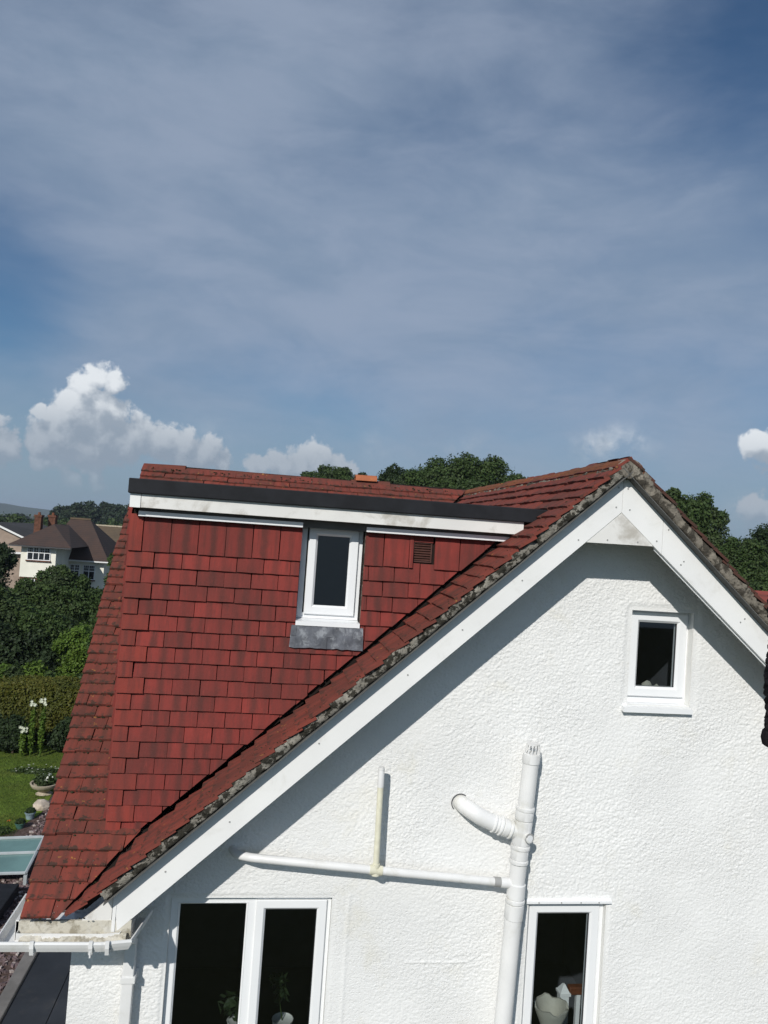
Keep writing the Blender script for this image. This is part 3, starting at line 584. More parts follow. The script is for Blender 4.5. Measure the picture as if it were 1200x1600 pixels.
# ------------------------------------------------------------------ buildings of the neighbourhood
def cream_house():
    t = thing('cream_house', 'cream rendered house with steep brown hipped roofs and two chimneys', 'house', (-15.5, 62, GZ))
    # projecting two-storey block
    x0, x1, y0, y1, ze = -17.45, -15.05, 58.0, 63.0, -2.32
    MB().box(x0, x1, y0, y1, -4.62, ze).build('wall', 'cream_wall', t)
    MB().box(x0+.04, x1-.04, y0+.04, y1, GZ, -4.622).build('wall', 'brick_brown', t)
    ex0, ex1, ey0 = x0-.75, x1+1.15, y0-.6; ap = (-16.0, 60.4, -.72); ap2 = (-15.6, 63, -.72)
    mb = MB(); A, B_, C_, D_ = (ex0, ey0, ze), (ex1, ey0, ze-.02), (ex1, 63, ze), (ex0, 63, ze)
    mb.face([A, B_, ap]); mb.face([B_, C_, ap2, ap]); mb.face([D_, A, ap, ap2]); mb.face([A, D_, C_, B_]); mb.face([C_, D_, ap2])
    r = mb.build('roof', 'roof_brown', t)
    MB().box(ex0+.03, ex1-.03, ey0+.03, ey0+.12, ze-.11, ze-.012).build('fascia', 'upvc_seal', r)
    for (cx, w, zt, yy) in ((-17.13, .46, -.10, 60.2), (-16.40, .50, -.06, 61.2)):
        c = MB().box(cx-w/2, cx+w/2, yy, yy+.6, -2.0, zt-.16).build('chimney', 'brick_brown', t)
        MB().box(cx-w/2-.05, cx+w/2+.05, yy-.05, yy+.65, zt-.158, zt).build('chimney_cap', 'brick_brown', c)
        MB().tube([(cx, yy+.3, zt), (cx, yy+.3, zt+.2)], [.12, .09], 10).build('chimney_pot', 'terracotta_soil', c)
    def window(x0, x1, y, z0, z1, cols, transom):
        w = MB(); fr = .055
        w.box(x0, x1, y-.05, y, z0, z0+fr); w.box(x0, x1, y-.05, y, z1-fr, z1)
        xs = np.linspace(x0, x1-fr, cols+1)
        for q in xs: w.box(q, q+fr, y-.052, y-.001, z0+fr, z1-fr)
        if transom: w.box(x0+fr, x1-fr, y-.048, y-.001, transom, transom+fr)
        o = w.build('window', 'upvc', t)
        MB().box(x0+fr/2, x1-fr/2, y-.02, y-.005, z0+fr/2, z1-fr/2).build('pane', 'far_glass', o)
        if transom:
            b = MB()
            for a_ in np.arange(x0, x1, .15): b.box(a_-.01, a_+.01, y-.035, y-.021, transom+fr, z1-fr)
            b.box(x0+fr, x1-fr, y-.036, y-.022, (transom+z1)/2, (transom+z1)/2+.02); b.build('glazing_bar', 'upvc', o)
        MB().box(x0-.06, x1+.06, y-.12, y-.0005, z0-.09, z0-.002).build('sill', 'brick_brown', o)
        return o
    window(-17.02, -15.42, 58.0, -3.38, -2.45, 4, -2.86)
    window(-17.1, -16.35, 58.04, -5.4, -4.75, 2, None)
    # main body with catslide roof
    mb = MB(); MB().box(-16.4, -12.5, 62.2, 69, GZ, -3.4).build('wall', 'cream_wall', t)
    A, B_, C_, D_ = (-17.4, 61.6, -3.38), (-12.05, 61.6, -3.38), (-11.6, 70, -3.38), (-17.6, 70, -3.38); r1, r2 = (-15.9, 64.9, -.22), (-14.4, 64.9, -.22)
    mb.face([A, B_, r2, r1]); mb.face([B_, C_, r2]); mb.face([C_, D_, r1, r2]); mb.face([D_, A, r1]); mb.face([A, D_, C_, B_]); rr = mb.build('roof', 'roof_brown', t)
    MB().box(-17.4, -12.1, 61.62, 61.70, -3.49, -3.385).build('fascia', 'white_plastic', rr)
    mb = MB().prismx([(64.8, -.26), (65.0, -.26), (64.98, -.12), (64.82, -.12)], -15.95, -14.35); mb.build('ridge_tiles', 'roof_tan', rr)
    window(-14.05, -13.15, 62.2, -4.9, -3.75, 2, -4.25)
    window(-15.4, -14.3, 62.2, -4.9, -3.75, 3, -4.25)
cream_house()
t = thing('tan_house', 'low house with a wide plain tan roof behind the cream house', 'house', (-13, 76, GZ))
MB().box(-18, -5.6, 73, 79, GZ, -2.9).build('wall', 'pebble_wall', t)
mb = MB(); mb.face([(-18.5, 72.4, -3.0), (-5, 72.4, -3.0), (-5, 76, -.75), (-18.5, 76, -.75)]); mb.face([(-18.5, 76, -.75), (-5, 76, -.75), (-5, 79.6, -3), (-18.5, 79.6, -3)]); mb.face([(-18.5, 72.4, -3.0), (-18.5, 76, -.75), (-18.5, 79.6, -3)]); r = mb.build('roof', 'roof_tan', t)
MB().box(-18.5, -5, 75.9, 76.1, -.78, -.65).build('ridge_tiles', 'stone_pot', r)
t = thing('pebbledash_house', 'pebbledashed house gable with white verge boards left of the chimneys', 'house', (-22, 68, GZ))
mb = MB(); mb.prism([(-24.5, GZ), (-19.75, GZ), (-19.75, -2.2), (-22.2, -1.15), (-24.5, -2.1)], 66.3, 74); mb.build('wall', 'pebble_wall', t)
mb = MB(); mb.hexa([(-22.2, 66.0, -1.12), (-19.3, 66.0, -2.36), (-19.3, 66.1, -2.36), (-22.2, 66.1, -1.12)], [(-22.2, 66.0, -.96), (-19.3, 66.0, -2.20), (-19.3, 66.1, -2.20), (-22.2, 66.1, -.96)]); mb.build('bargeboard', 'white_plastic', t)
mb = MB(); mb.face([(-22.2, 66.05, -.93), (-19.2, 66.05, -2.2), (-17.2, 75, -2.2), (-21.0, 75, -.93)]); mb.face([(-22.2, 66.05, -.93), (-21, 75, -.93), (-25.5, 75, -2.3), (-25.2, 66.05, -2.2)]); mb.build('roof', 'roof_slate', t)
MB().box(-21.3, -19.0, 65.8, 66.29, -3.42, -3.28).build('porch_edge', 'white_plastic', t)
t = thing('red_roof_house', 'neighbouring low roof with red and dark tiles at the right frame edge', 'house', (11, 15.5, GZ))
MB().box(9.1, 13, 14.2, 17.4, GZ, -1.45).build('wall', 'pebble_wall', t)
mb = MB(); mb.face([(8.7, 13.7, -1.5), (13.5, 13.7, -1.5), (13.5, 16, -.62), (9.9, 16, -.62)]); mb.face([(9.9, 16, -.62), (13.5, 16, -.62), (13.5, 18, -1.5), (8.7, 18, -1.5)]); mb.face([(8.7, 13.7, -1.5), (9.9, 16, -.62), (8.7, 18, -1.5)]); mb.build('roof', 'roof_red', t)
# glazed lean-to
t = thing('cold_frame', 'low teal glazed garden frame with aluminium bars on the gravel', 'cold frame', (-5.2, 15.8, GZ))
P0, P1, P2, P3 = Vector((-5.6, 12.25, -5.42)), Vector((-3.03, 12.0, -4.80)), Vector((-3.06, 11.9, -5.17)), Vector((-5.6, 12.1, -5.85))
P1, P0, P3, P2 = [Vector(q)*1.33 for q in ((-3.03, 12.35, -4.93), (-5.8, 12.35, -5.36), (-5.8, 11.5, -5.60), (-3.03, 11.5, -5.10))]
P0.z = P1.z-.18; P3.z = P2.z-.12
for k in range(3):
    a0, a1 = k/3, (k+1)/3; q = [P0.lerp(P1, a0), P0.lerp(P1, a1), P3.lerp(P2, a1), P3.lerp(P2, a0)]; dn = Vector((0, 0, -.01))
    MB().hexa([p+dn for p in q], q).build('pane', 'teal_glass', t)
for a, b in ((P0, P1), (P3, P2), (P1, P2), (P0.lerp(P1, 2/3), P3.lerp(P2, 2/3)), (P0.lerp(P1, 1/3), P3.lerp(P2, 1/3)), (P0.lerp(P3, .45), P1.lerp(P2, .45))):
    MB().tube([a+Vector((0, 0, .015)), b+Vector((0, 0, .015))], .03, 6).build('glazing_bar', 'alu', t)
for p in (P1, P2, P3, P0): MB().box(p.x-.03, p.x+.03, p.y-.03, p.y+.03, GZ, p.z-.02).build('post', 'alu', t)
t = tagt(MB().box(-4.6, -4.02, 13.6, 14.9, GZ, GZ+.22).build('trough', 'felt', None, bevel=.02), 'low black trough on the gravel at the left frame edge', 'trough')
t.name = 'black_trough'
# flat-roofed extension at the foot of the side wall
t = thing('flat_extension', 'low extension with a dark sheeted flat roof beside the white wall', 'extension', (-1.6, 7, GZ))
MB().box(-2.1, -1.02, 5.2, 8.7, GZ, -4.68).build('wall', 'smooth_render', t)
for k, (a, b) in enumerate(((-2.05, -1.66), (-1.655, -1.02))): MB().box(a, b, 5.05, 8.78, -4.66, -4.60-.004*k).build('roof_sheet', 'slate_roof', t, bevel=.004)
MB().box(-2.18, -2.055, 5.0, 8.85, -4.68, -4.57).build('kerb', 'kerb', t, bevel=.01)

# ------------------------------------------------------------------ THE HOUSE
H = thing('white_house', 'white rendered house with red tiled roof, flat dormer and front gable', 'house', (1.5, 5.0, GZ))
APX, APZ, SL = 2.27, .607, .896                            # gable apex, slope of both gable roof sides
YV = 4.582                                                  # verge plane
YB = 5.05                                                  # face of the hung tiles
A0Y, A0Z, AS = 4.60, -2.30, .749                           # long roof: eave line and slope
RY, RZ = 8.5, .62
def wz(x): return APZ-SL*abs(x-APX)
def az(y): return A0Z+AS*(y-A0Y)
# gable wall: real relief
OPEN = [(2.555, 3.025, -1.045, -.385), (1.93, 2.49, -3.62, -2.40), (-.435, .590, -3.62, -2.368)]
def gable_wall():
    st = .0056
    def axis(a, b, cuts):
        pts = sorted({a, b, *[c for c in cuts if a < c < b]}); out = []
        for p, q in zip(pts[:-1], pts[1:]):
            n = max(1, int(round((q-p)/st))); out += list(np.linspace(p, q, n, endpoint=False))
        return np.array(out+[pts[-1]])
    X = axis(-1.01, 3.80, [v for o in OPEN for v in o[:2]]); Z = axis(-3.62, .55, [v for o in OPEN for v in o[2:]])
    gx, gz = np.meshgrid(X, Z, indexing='ij')
    wx = gx+.010*vnoise(gx, gz, .05, .05, 1); wzz = gz+.008*vnoise(gx+9, gz+9, .05, .05, 2)
    a = vnoise(wx+10, wzz+10, .024, .012, 3); b = vnoise(wx+10, wzz+10, .015, .0085, 4); c = vnoise(wx+10, wzz+10, .0125, .0085, 5); d = vnoise(gx+10, gz+10, .12, .09, 6)
    rid = 1-np.abs(2*a-1); rid2 = 1-np.abs(2*b-1)
    e = vnoise(gx+20, gz+20, .0058, .0052, 8); h = .0006*rid**1.5+.0012*rid2**1.4+.0036*c+.0034*e+.0015*d
    big = vnoise(gx+10, gz+10, .5, .4, 7); amp = .45+1.0*big
    m = 1-.55*np.exp(-(((gx-.75)/.25)**2+((gz+3.0)/.35)**2)); amp *= m            # smoother patched area low on the wall
    # raised seams of old patches
    for (xa, xb, zz) in ((.98, 1.5, -2.78), (.62, .66, -2.9)):
        pass
    seam = .004*np.exp(-((gz+2.79)/.006)**2)*((gx > 1.10) & (gx < 1.50)); seam2 = .003*np.exp(-((gx-.70)/.012)**2)*((gz < -2.35))
    # smooth margins round the openings
    for (x0, x1, z0, z1) in OPEN:
        mr = .055 if x0 > 2.5 else .03
        dx = np.maximum(np.maximum(x0-gx, gx-x1), 0); dz = np.maximum(np.maximum(z0-gz, gz-z1), 0); dist = np.hypot(dx, dz)
        amp *= np.clip((dist-mr*.4)/(mr*.6), .12, 1)
    y = 5.0-(h*amp)-seam-seam2+.004
    ok = np.ones((len(X)-1, len(Z)-1), bool); mx = (X[:-1]+X[1:])/2; mz = (Z[:-1]+Z[1:])/2; MX, MZ = np.meshgrid(mx, mz, indexing='ij')
    for (x0, x1, z0, z1) in OPEN: ok &= ~((MX > x0) & (MX < x1) & (MZ > z0) & (MZ < z1))
    ok &= MZ < APZ-SL*np.abs(MX-APX)-.06
    nx, nz = gx.shape; idx = np.arange(nx*nz).reshape(nx, nz)
    q = np.stack([idx[:-1, :-1][ok], idx[1:, :-1][ok], idx[1:, 1:][ok], idx[:-1, 1:][ok]], 1)
    V = np.stack([gx, y, gz], 2).reshape(-1, 3)
    used = np.unique(q); rem = np.zeros(len(V), int); rem[used] = np.arange(len(used)); V = V[used]; q = rem[q]; n = len(q)
    me = bpy.data.meshes.new('gable_wall'); me.vertices.add(len(V)); me.vertices.foreach_set('co', V.reshape(-1)); me.loops.add(n*4); me.loops.foreach_set('vertex_index', q.reshape(-1)); me.polygons.add(n); me.polygons.foreach_set('loop_start', np.arange(0, n*4, 4))
    me.polygons.foreach_set('use_smooth', np.ones(n, bool)); me.update(); return link('gable_wall', me, 'white_render', H)
GW = gable_wall()
mb = MB()                                                   # wall body: the rest of the wall below, right and the returns
mb.box(-1.01, 5.2, 5.003, 5.25, GZ, -3.622)
mb.prism([(3.802, -3.62), (5.2, -3.62), (5.2, wz(5.2)-.06), (3.802, wz(3.802)-.06)], 5.002, 5.25)
mb.box(-1.012, -.96, 5.006, 8.6, GZ, -2.45)
mb.box(5.15, 5.2, 5.26, 12, GZ, -2.3)
mb.build('wall_body', 'white_render', H)
def reveal(o, y1=5.26):
    x0, x1, z0, z1 = o; t_ = .06; mb = MB()
    mb.box(x0-t_, x0, 5.008, y1, z0-t_, z1+t_); mb.box(x1, x1+t_, 5.008, y1, z0-t_, z1+t_); mb.box(x0, x1, 5.008, y1, z1, z1+t_); mb.box(x0, x1, 5.008, y1, z0-t_, z0)
    return mb.build('reveal', 'smooth_render', H)
for o_ in OPEN: reveal(o_)
# rooms
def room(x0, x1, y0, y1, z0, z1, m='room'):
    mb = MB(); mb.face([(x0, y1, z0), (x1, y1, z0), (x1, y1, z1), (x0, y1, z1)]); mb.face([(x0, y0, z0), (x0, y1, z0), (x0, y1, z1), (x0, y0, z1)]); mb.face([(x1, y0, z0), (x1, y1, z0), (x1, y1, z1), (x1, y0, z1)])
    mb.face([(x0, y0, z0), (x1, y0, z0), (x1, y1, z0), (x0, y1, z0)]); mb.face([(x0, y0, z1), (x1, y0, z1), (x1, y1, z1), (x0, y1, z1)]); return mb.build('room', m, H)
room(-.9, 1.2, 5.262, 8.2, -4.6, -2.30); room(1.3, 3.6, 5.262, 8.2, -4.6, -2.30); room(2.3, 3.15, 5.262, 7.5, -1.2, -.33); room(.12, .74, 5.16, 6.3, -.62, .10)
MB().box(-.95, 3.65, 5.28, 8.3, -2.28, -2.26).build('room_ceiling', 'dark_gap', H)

def bar_frame(mb, x0, x1, z0, z1, w, y0, y1, wb=None):
    wb = wb or w
    mb.box(x0, x0+w, y0, y1, z0, z1); mb.box(x1-w, x1, y0, y1, z0, z1); mb.box(x0+w, x1-w, y0+.0006, y1, z1-w, z1); mb.box(x0+w, x1-w, y0+.0006, y1, z0, z0+wb)
def splay_frame(mb, x0, x1, z0, z1, w, y0, y1, s=.012):
    """casement rails with mitred corners, flat face and a bevel falling to the glass"""
    o = [(x0, z0), (x1, z0), (x1, z1), (x0, z1)]; sg = [(1, 1), (-1, 1), (-1, -1), (1, -1)]
    ring = lambda d, y: [(p[0]+q[0]*d, y, p[1]+q[1]*d) for p, q in zip(o, sg)]
    R_ = [ring(0, y1), ring(0, y0+.004), ring(.004, y0), ring(w-s, y0), ring(w, y0+s), ring(w, y1)]
    for a, b in zip(R_[:-1], R_[1:]):
        for i in range(4): mb.face([a[i], a[(i+1) % 4], b[(i+1) % 4], b[i]])
def pane(x0, x1, z0, z1, y, par):
    MB().face([(x0, y, z0), (x1, y, z0), (x1, y, z1), (x0, y, z1)]).build('pane', 'glass', par)
# small gable window
yF = 5.062
mb = MB(); bar_frame(mb, 2.556, 3.024, -1.040, -.386, .034, yF+.012, yF+.07, .045)
w4 = mb.build('window', 'upvc', H)
mb = MB(); splay_frame(mb, 2.578, 3.004, -.992, -.402, .068, yF-.008, yF+.05, .016); mb.build('sash', 'upvc', w4)
mb = MB(); bar_frame(mb, 2.642, 2.940, -.928, -.466, .005, yF+.012, yF+.030); mb.build('seal', 'upvc_seal', w4)
pane(2.62, 2.96, -.95, -.45, yF+.022, w4)
MB().prismx([(5.07, -1.040), (4.955, -1.052), (4.955, -1.086), (4.975, -1.086), (5.07, -1.075)], 2.512, 3.024).build('sill', 'upvc', w4)
# landing window low on the right
yF = 5.035
mb = MB(); bar_frame(mb, 1.932, 2.488, -3.615, -2.402, .030, yF+.01, yF+.07); w2 = mb.build('window', 'upvc', H)
mb = MB(); splay_frame(mb, 1.950, 2.455, -3.60, -2.428, .066, yF-.006, yF+.05, .014); mb.build('sash', 'upvc', w2)
mb = MB(); bar_frame(mb, 2.012, 2.393, -3.54, -2.490, .006, yF+.012, yF+.030); mb.build('seal', 'upvc_seal', w2)
pane(1.99, 2.42, -3.56, -2.47, yF+.022, w2)
mb = MB(); mb.prismx([(5.0, -2.372), (4.972, -2.382), (4.972, -2.398), (5.03, -2.398)], 1.905, 2.515); hd = mb.build('drip_strip', 'upvc', w2)
for x_ in (1.99, 2.15, 2.29, 2.42): MB().prism(pol(x_, -2.390, .005, 8), 4.969, 4.973).build('screw', 'screw', hd)
# wide window low on the left
yF = 5.035
mb = MB(); bar_frame(mb, -.434, .588, -3.615, -2.370, .042, yF+.006, yF+.07); mb.box(.052, .112, yF+.006, yF+.07, -3.573, -2.412); w1 = mb.build('window', 'upvc', H)
mb = MB(); splay_frame(mb, .102, .560, -3.59, -2.394, .062, yF-.012, yF+.05, .014); mb.build('sash', 'upvc', w1)
mb = MB(); splay_frame(mb, -.392, .053, -3.573, -2.412, .014, yF+.004, yF+.04, .012); mb.build('bead', 'upvc', w1)
mb = MB(); bar_frame(mb, .160, .502, -3.532, -2.452, .005, yF+.012, yF+.030); mb.build('seal', 'upvc_seal', w1)
pane(-.386, .047, -3.57, -2.42, yF+.026, w1); pane(.15, .51, -3.55, -2.43, yF+.022, w1)

# ---- roof tiles
def tile_mesh(w, L, t=.018, bow=.0025, seg=4, name='tile'):
    vs, fs, uv = [], [], []
    for (v, k) in ((0, 0), (L, 1)):
        for top in (1, 0):
            for i in range(seg+1):
                u = i/seg; b = bow*4*u*(1-u); vs.append(((u-.5)*w, v+(.0008 if (i % 2) else 0)*(1-k), b+(t if top else 0)))
    n = seg+1; T0, B0, T1, B1 = 0, n, 2*n, 3*n
    for i in range(seg): fs.append((T0+i, T0+i+1, T1+i+1, T1+i)); uv.append([(i/seg, 0), ((i+1)/seg, 0), ((i+1)/seg, 1), (i/seg, 1)])
    for i in range(seg): fs.append((B0+i, B0+i+1, T0+i+1, T0+i)); uv.append([(i/seg, 0), ((i+1)/seg, 0), ((i+1)/seg, 0), (i/seg, 0)])
    fs.append((T0, T1, B1, B0)); uv.append([(0, 0), (0, 1), (0, 1), (0, 0)]); fs.append((T0+seg, B0+seg, B1+seg, T1+seg)); uv.append([(1, 0), (1, 0), (1, 1), (1, 1)])
    return vs, fs, uv
_cache = {}
def tile_data(w, L, m):
    k = (round(w, 3), round(L, 3), m)
    if k not in _cache:
        vs, fs, uv = tile_mesh(w, L); me = bpy.data.meshes.new('tile'); me.from_pydata(vs, [], fs); l = me.uv_layers.new(name='UVMap')
        i = 0
        for f in uv:
            for q in f: l.data[i].uv = q; i += 1
        me.materials.append(MATS[m]); _cache[k] = me
    return _cache[k]
CUTD = .050; TILES = []                                                  # (matrix, w, L, mat, parent, size on screen)
tr_ = random.Random(17)
def put_tile(org, ux, upv, n, w, L, m, par, tilt=.16, jit=1.0, lift=0.0, prio=1.0):
    a = tr_.gauss(0, .006)*jit; ti = tilt+tr_.gauss(0, .012)*jit
    u2 = (ux*math.cos(a)+upv*math.sin(a)); v2 = (upv*math.cos(a)-ux*math.sin(a)); v3 = (v2*math.cos(ti)-n*math.sin(ti)); n3 = u2.cross(v3)
    o = org+n*(.0125+lift+tr_.uniform(0, .0025)*jit)+ux*tr_.gauss(0, .0010)*jit+upv*tr_.gauss(0, .0012)*jit
    M = Matrix(((u2.x, v3.x, n3.x, o.x), (u2.y, v3.y, n3.y, o.y), (u2.z, v3.z, n3.z, o.z), (0, 0, 0, 1)))
    cut = False
    if m in ('tile_hung', 'tile_old', 'tile_new') and abs(n.x) < .5:
        ds = [nW.dot(M @ Vector((a_*w/2, b_, 0))-Vector((APX, 0, APZ))) for a_ in (-1, 1) for b_ in (0, L)]
        if max(ds) < CUTD+.012: return
        cut = min(ds) < CUTD
    c = o+v3*.05; d = c.length; sz = prio*w*.1*abs(n.dot(c/d))/d/d
    TILES.append((M, w, L, m, par, sz+(9 if cut else 0), cut))
# backing slabs (the roof under the tiles)
def slab(pts, n, th, name, m):
    n = Vector(n).normalized(); a = [Vector(p) for p in pts]; mb = MB(); k = len(a); mb.v = [tuple(p) for p in a]+[tuple(p-n*th) for p in a]
    mb.f = [tuple(range(k)), tuple(reversed(range(k, 2*k)))]+[((i+1) % k, i, k+i, k+(i+1) % k) for i in range(k)]; return mb.build(name, m, H)
ca, sa = 1/math.hypot(1, AS), AS/math.hypot(1, AS); nA = Vector((0, -sa, ca)); uA = Vector((0, ca, sa)); X1 = Vector((1, 0, 0))
cw, sw = 1/math.hypot(1, SL), SL/math.hypot(1, SL); nW = Vector((-sw, 0, cw)); uW = Vector((cw, 0, sw)); xW = Vector((0, -1, 0))
def vy(x): return A0Y+(wz(x)-A0Z)/AS                        # y of the valley at x
roofA = slab([Vector(p)-nA*.004 for p in ((-1.19, 4.66, az(4.66)), (-.90, 4.66, az(4.66)), (2.27, vy(2.27), .607), (2.27, RY, az(RY)), (-1.33, RY, az(RY)))], nA, .03, 'roof_slope', 'dark_gap')
xe = APX+(-2.235-APZ)/SL
roofW = slab([Vector(p)-nW*.004 for p in ((xe, YV+.06, wz(xe)), (xe, 4.70, wz(xe)), (APX, vy(APX), APZ), (APX, YV+.06, APZ))], nW, .03, 'roof_slope', 'dark_gap')
roofR = slab([Vector(p) for p in ((APX, YV+.05, APZ), (APX, 11, APZ), (5.6, 11, wz(5.6)), (5.6, YV+.05, wz(5.6)))], (sw, 0, cw), .03, 'roof_slope', 'dark_gap')
# dormer front backing with its window opening
DWX0, DWX1, DWZ0, DWZ1 = .222, .640, -.605, .10
mb = MB(); mb.prism([(-.86, -2.02), (-.70, -1.99), (APX+(-.62-APZ)/SL+.02, -.605), (-.86, -.605)], YB+.005, YB+.06); mb.box(-.86, DWX0, YB+.005, YB+.06, -.604, .10); mb.prism([(DWX1, -.604), (APX+(-.604-APZ)/SL+.03, -.604), (1.72, .10), (DWX1, .10)], YB+.005, YB+.06)
dormer = mb.build('dormer_front', 'dark_gap', H)
mb = MB(); mb.face([(-.862, YB+.06, .16), (-.862, 7.9, .16), (-.862, YB+.06, az(YB+.06)-.03)]); cheek = mb.build('dormer_cheek', 'tile_hung', H)
VENT = (.975, 1.105, -.150, -.015)
# tiles on the dormer front
gB = .1004; zB = [-2.0+gB*k for k in range(19)]             # tails of the courses; the last is the tall top course
nB = Vector((0, -1, 0)); uB = Vector((0, 0, 1)); PW = .1735
for k, z in enumerate(zB):
    topc = (k == 18); L = .235 if topc else .132; tl = .07 if topc else .16
    xl = -.868; even = (k % 2 == 0)
    we = (.086 if even else .160)
    if topc: we = .078
    put_tile(Vector((xl+we/2-.004, YB-.004, z)), X1, uB, nB, we+.004, L, 'tile_new', dormer, tl, 1.0, .004)
    x = xl+we+.0035
    xr = APX+(z+.16-APZ)/SL+.02
    while x < xr:
        w_ = PW-.0045
        def addp(a, b):
            if b-a > .02: put_tile(Vector(((a+b)/2, YB, z)), X1, uB, nB, round(b-a, 3), L, 'tile_hung', dormer, tl)
        a, b = x, x+w_
        if z+.10 > DWZ0 and b > DWX0 and a < DWX1:
            if a < DWX0: addp(a, DWX0-.002)
            if b > DWX1: addp(DWX1+.006, b)
        elif topc and b > VENT[0] and a < VENT[1]:
            if a < VENT[0]: addp(a, VENT[0]-.002)
            if b > VENT[1]: addp(VENT[1]+.004, b)
        else: addp(a, b)
        x += PW
mb = MB(); mb.box(VENT[0]-.002, VENT[1]+.004, YB-.012, YB+.0, .0+VENT[3], .05); mb.build('tile_packing', 'tile_hung', dormer)
# long roof: left strip, eave, and the courses above the dormer's flat roof
kA = .1018
def xleft(y): return -1.215-.165*min(1, max(0, (y-4.6)/2.6))
ka = 0
while True:
    s = ka*kA; y = A0Y+s*ca; z = A0Z+s*sa
    if z > RZ-.07: break
    xl = xleft(y)+tr_.gauss(0, .004); x = xl; first = True
    while True:
        w_ = (.082 if (first and ka % 2) else .165); x1 = x+w_
        if y < YB-.02: lim = APX+(z+.16-APZ)/SL
        elif z < .16: lim = -.80
        else: lim = APX+(z+.16-APZ)/SL
        if x > lim: break
        if not (z > -.25 and z < .16 and x > -.8) and not (z > .9):
            ww = w_-.003
            put_tile(Vector((x+ww/2, y, z)), X1, uA, nA, round(ww, 2) if ww != w_-.003 else ww, .135, 'tile_old', roofA, .15, 2.2)
        x = x1; first = False
    ka += 1
# gable wing, left slope
kw_ = .1030; k = 0; s0 = (xe-APX)/cw
xt0 = -.965
while True:
    x = xt0+k*kw_*cw; z = wz(x)
    if x > APX-.045: break
    ymax = min(YB-.045 if z < .21 else 99, max(vy(x)-.005, YV+.165 if x < -.5 else 0))
    y = YV+tr_.gauss(0, .006)
    first = True
    while y < ymax-.02:
        w_ = (.165 if k % 2 else .2475) if first else .165
        y1 = y+w_; ye = min(y1, ymax+.02)
        ww = ye-y-.003
        if ww > .02: put_tile(Vector((x, y+ww/2, z)), xW, uW, nW, round(ww, 3) if ww < w_-.01 else round(w_-.003, 4), .136, 'tile_verge', roofW, .16, 2.0, 0, 1.0)
        y = y1; first = False
    k += 1
# right slope: two tiles in from the verge and on, all one way down
k = 0; nR = Vector((sw, 0, cw)); uR = Vector((-cw, 0, sw)); xR = Vector((0, 1, 0)); x = 5.5
while x > APX+.04:
    y = YV+tr_.gauss(0, .008); j = 0
    while j < 4:
        w_ = (.165 if k % 2 else .2475) if j == 0 else .165
        put_tile(Vector((x, y+w_/2, wz(x))), xR, uR, nR, round(w_-.003, 4), .136, 'tile_moss', roofR, .12, 2.0, 0, .02); y += w_; j += 1
    x -= kw_*cw; k += 1
# dormer cheek tiles
z = -1.9
while z < .05:
    y = YB+.02; ym = A0Y+(z+.08-A0Z)/AS
    while y < ym:
        put_tile(Vector((-.868, y+.0825, z)), Vector((0, -1, 0)), uB, Vector((-1, 0, 0)), .162, .132, 'tile_hung', cheek, .12, 1, 0, .001); y += .165
    z += .1004
TILES.sort(key=lambda q: -q[5])
rest = {}
for i, (M, w_, L, m, par, sz, cut) in enumerate(TILES):
    if cut:                                                 # tiles cut to the rake against the gable wing
        bm = bmesh.new(); bm.from_mesh(tile_data(w_, L, m)); Mi = M.inverted(); nl = (Mi.to_3x3() @ nW).normalized(); j_ = tr_.uniform(-.006, .006)
        bmesh.ops.bisect_plane(bm, geom=bm.verts[:]+bm.edges[:]+bm.faces[:], plane_co=Mi @ (Vector((APX, 0, APZ))+nW*(CUTD+j_)), plane_no=nl, clear_inner=True)
        me = bpy.data.meshes.new('tile'); bm.to_mesh(me); bm.free()
        if len(me.polygons):
            me.materials.append(MATS[m]) if not me.materials else None
            o = bpy.data.objects.new('tile', me); COL.objects.link(o); attach(o, par); o.matrix_basis = M
    elif i < 300:
        o = bpy.data.objects.new('tile', tile_data(w_, L, m)); COL.objects.link(o); attach(o, par); o.matrix_basis = M
    else: rest.setdefault((par.name, m), []).append((M, w_, L))
print('tiles', len(TILES))
for (pn, m), lst in rest.items():
    vs, fs, uvs = [], [], []
    for (M, w_, L) in lst:
        v, f, uv = tile_mesh(w_, L); b = len(vs); vs += [tuple(M @ Vector(p)) for p in v]; fs += [tuple(b+i for i in q) for q in f]; uvs += [c for q in uv for c in q]
    me = bpy.data.meshes.new('tiles'); me.from_pydata(vs, [], fs); l = me.uv_layers.new(name='UVMap'); l.data.foreach_set('uv', np.array(uvs).reshape(-1))
    link('smaller_tiles', me, m, bpy.data.objects[pn], kind='stuff')

# ---- ridges
def ridge_tile(p0, p1, r, name='ridge_tile', m='tile_ridge', par=H, seg=10, th=.014, flat=1.0):
    p0, p1 = Vector(p0), Vector(p1); t = (p1-p0).normalized(); s = t.cross(Vector((0, 0, 1))).normalized(); u = s.cross(t); mb = MB(); n = seg+1
    for p in (p0, p1):
        for rad in (r, r-th):
            for i in range(n):
                a = math.pi*(.06+.88*i/seg); mb.v.append(tuple(p+s*math.cos(a)*rad+u*math.sin(a)*rad*flat))
    for i in range(seg):
        mb.f += [(i, i+1, 2*n+i+1, 2*n+i), (n+i+1, n+i, 3*n+i, 3*n+i+1), (i+1, i, n+i, n+i+1), (2*n+i, 2*n+i+1, 3*n+i+1, 3*n+i)]
    mb.f += [(0, 2*n, 3*n, n), (seg, n+seg, 3*n+seg, 2*n+seg)]
    o = mb.build(name, m, par); 
    if not o.data.uv_layers: o.data.uv_layers.new(name='UVMap')
    return o
rr = random.Random(2); x = -1.38
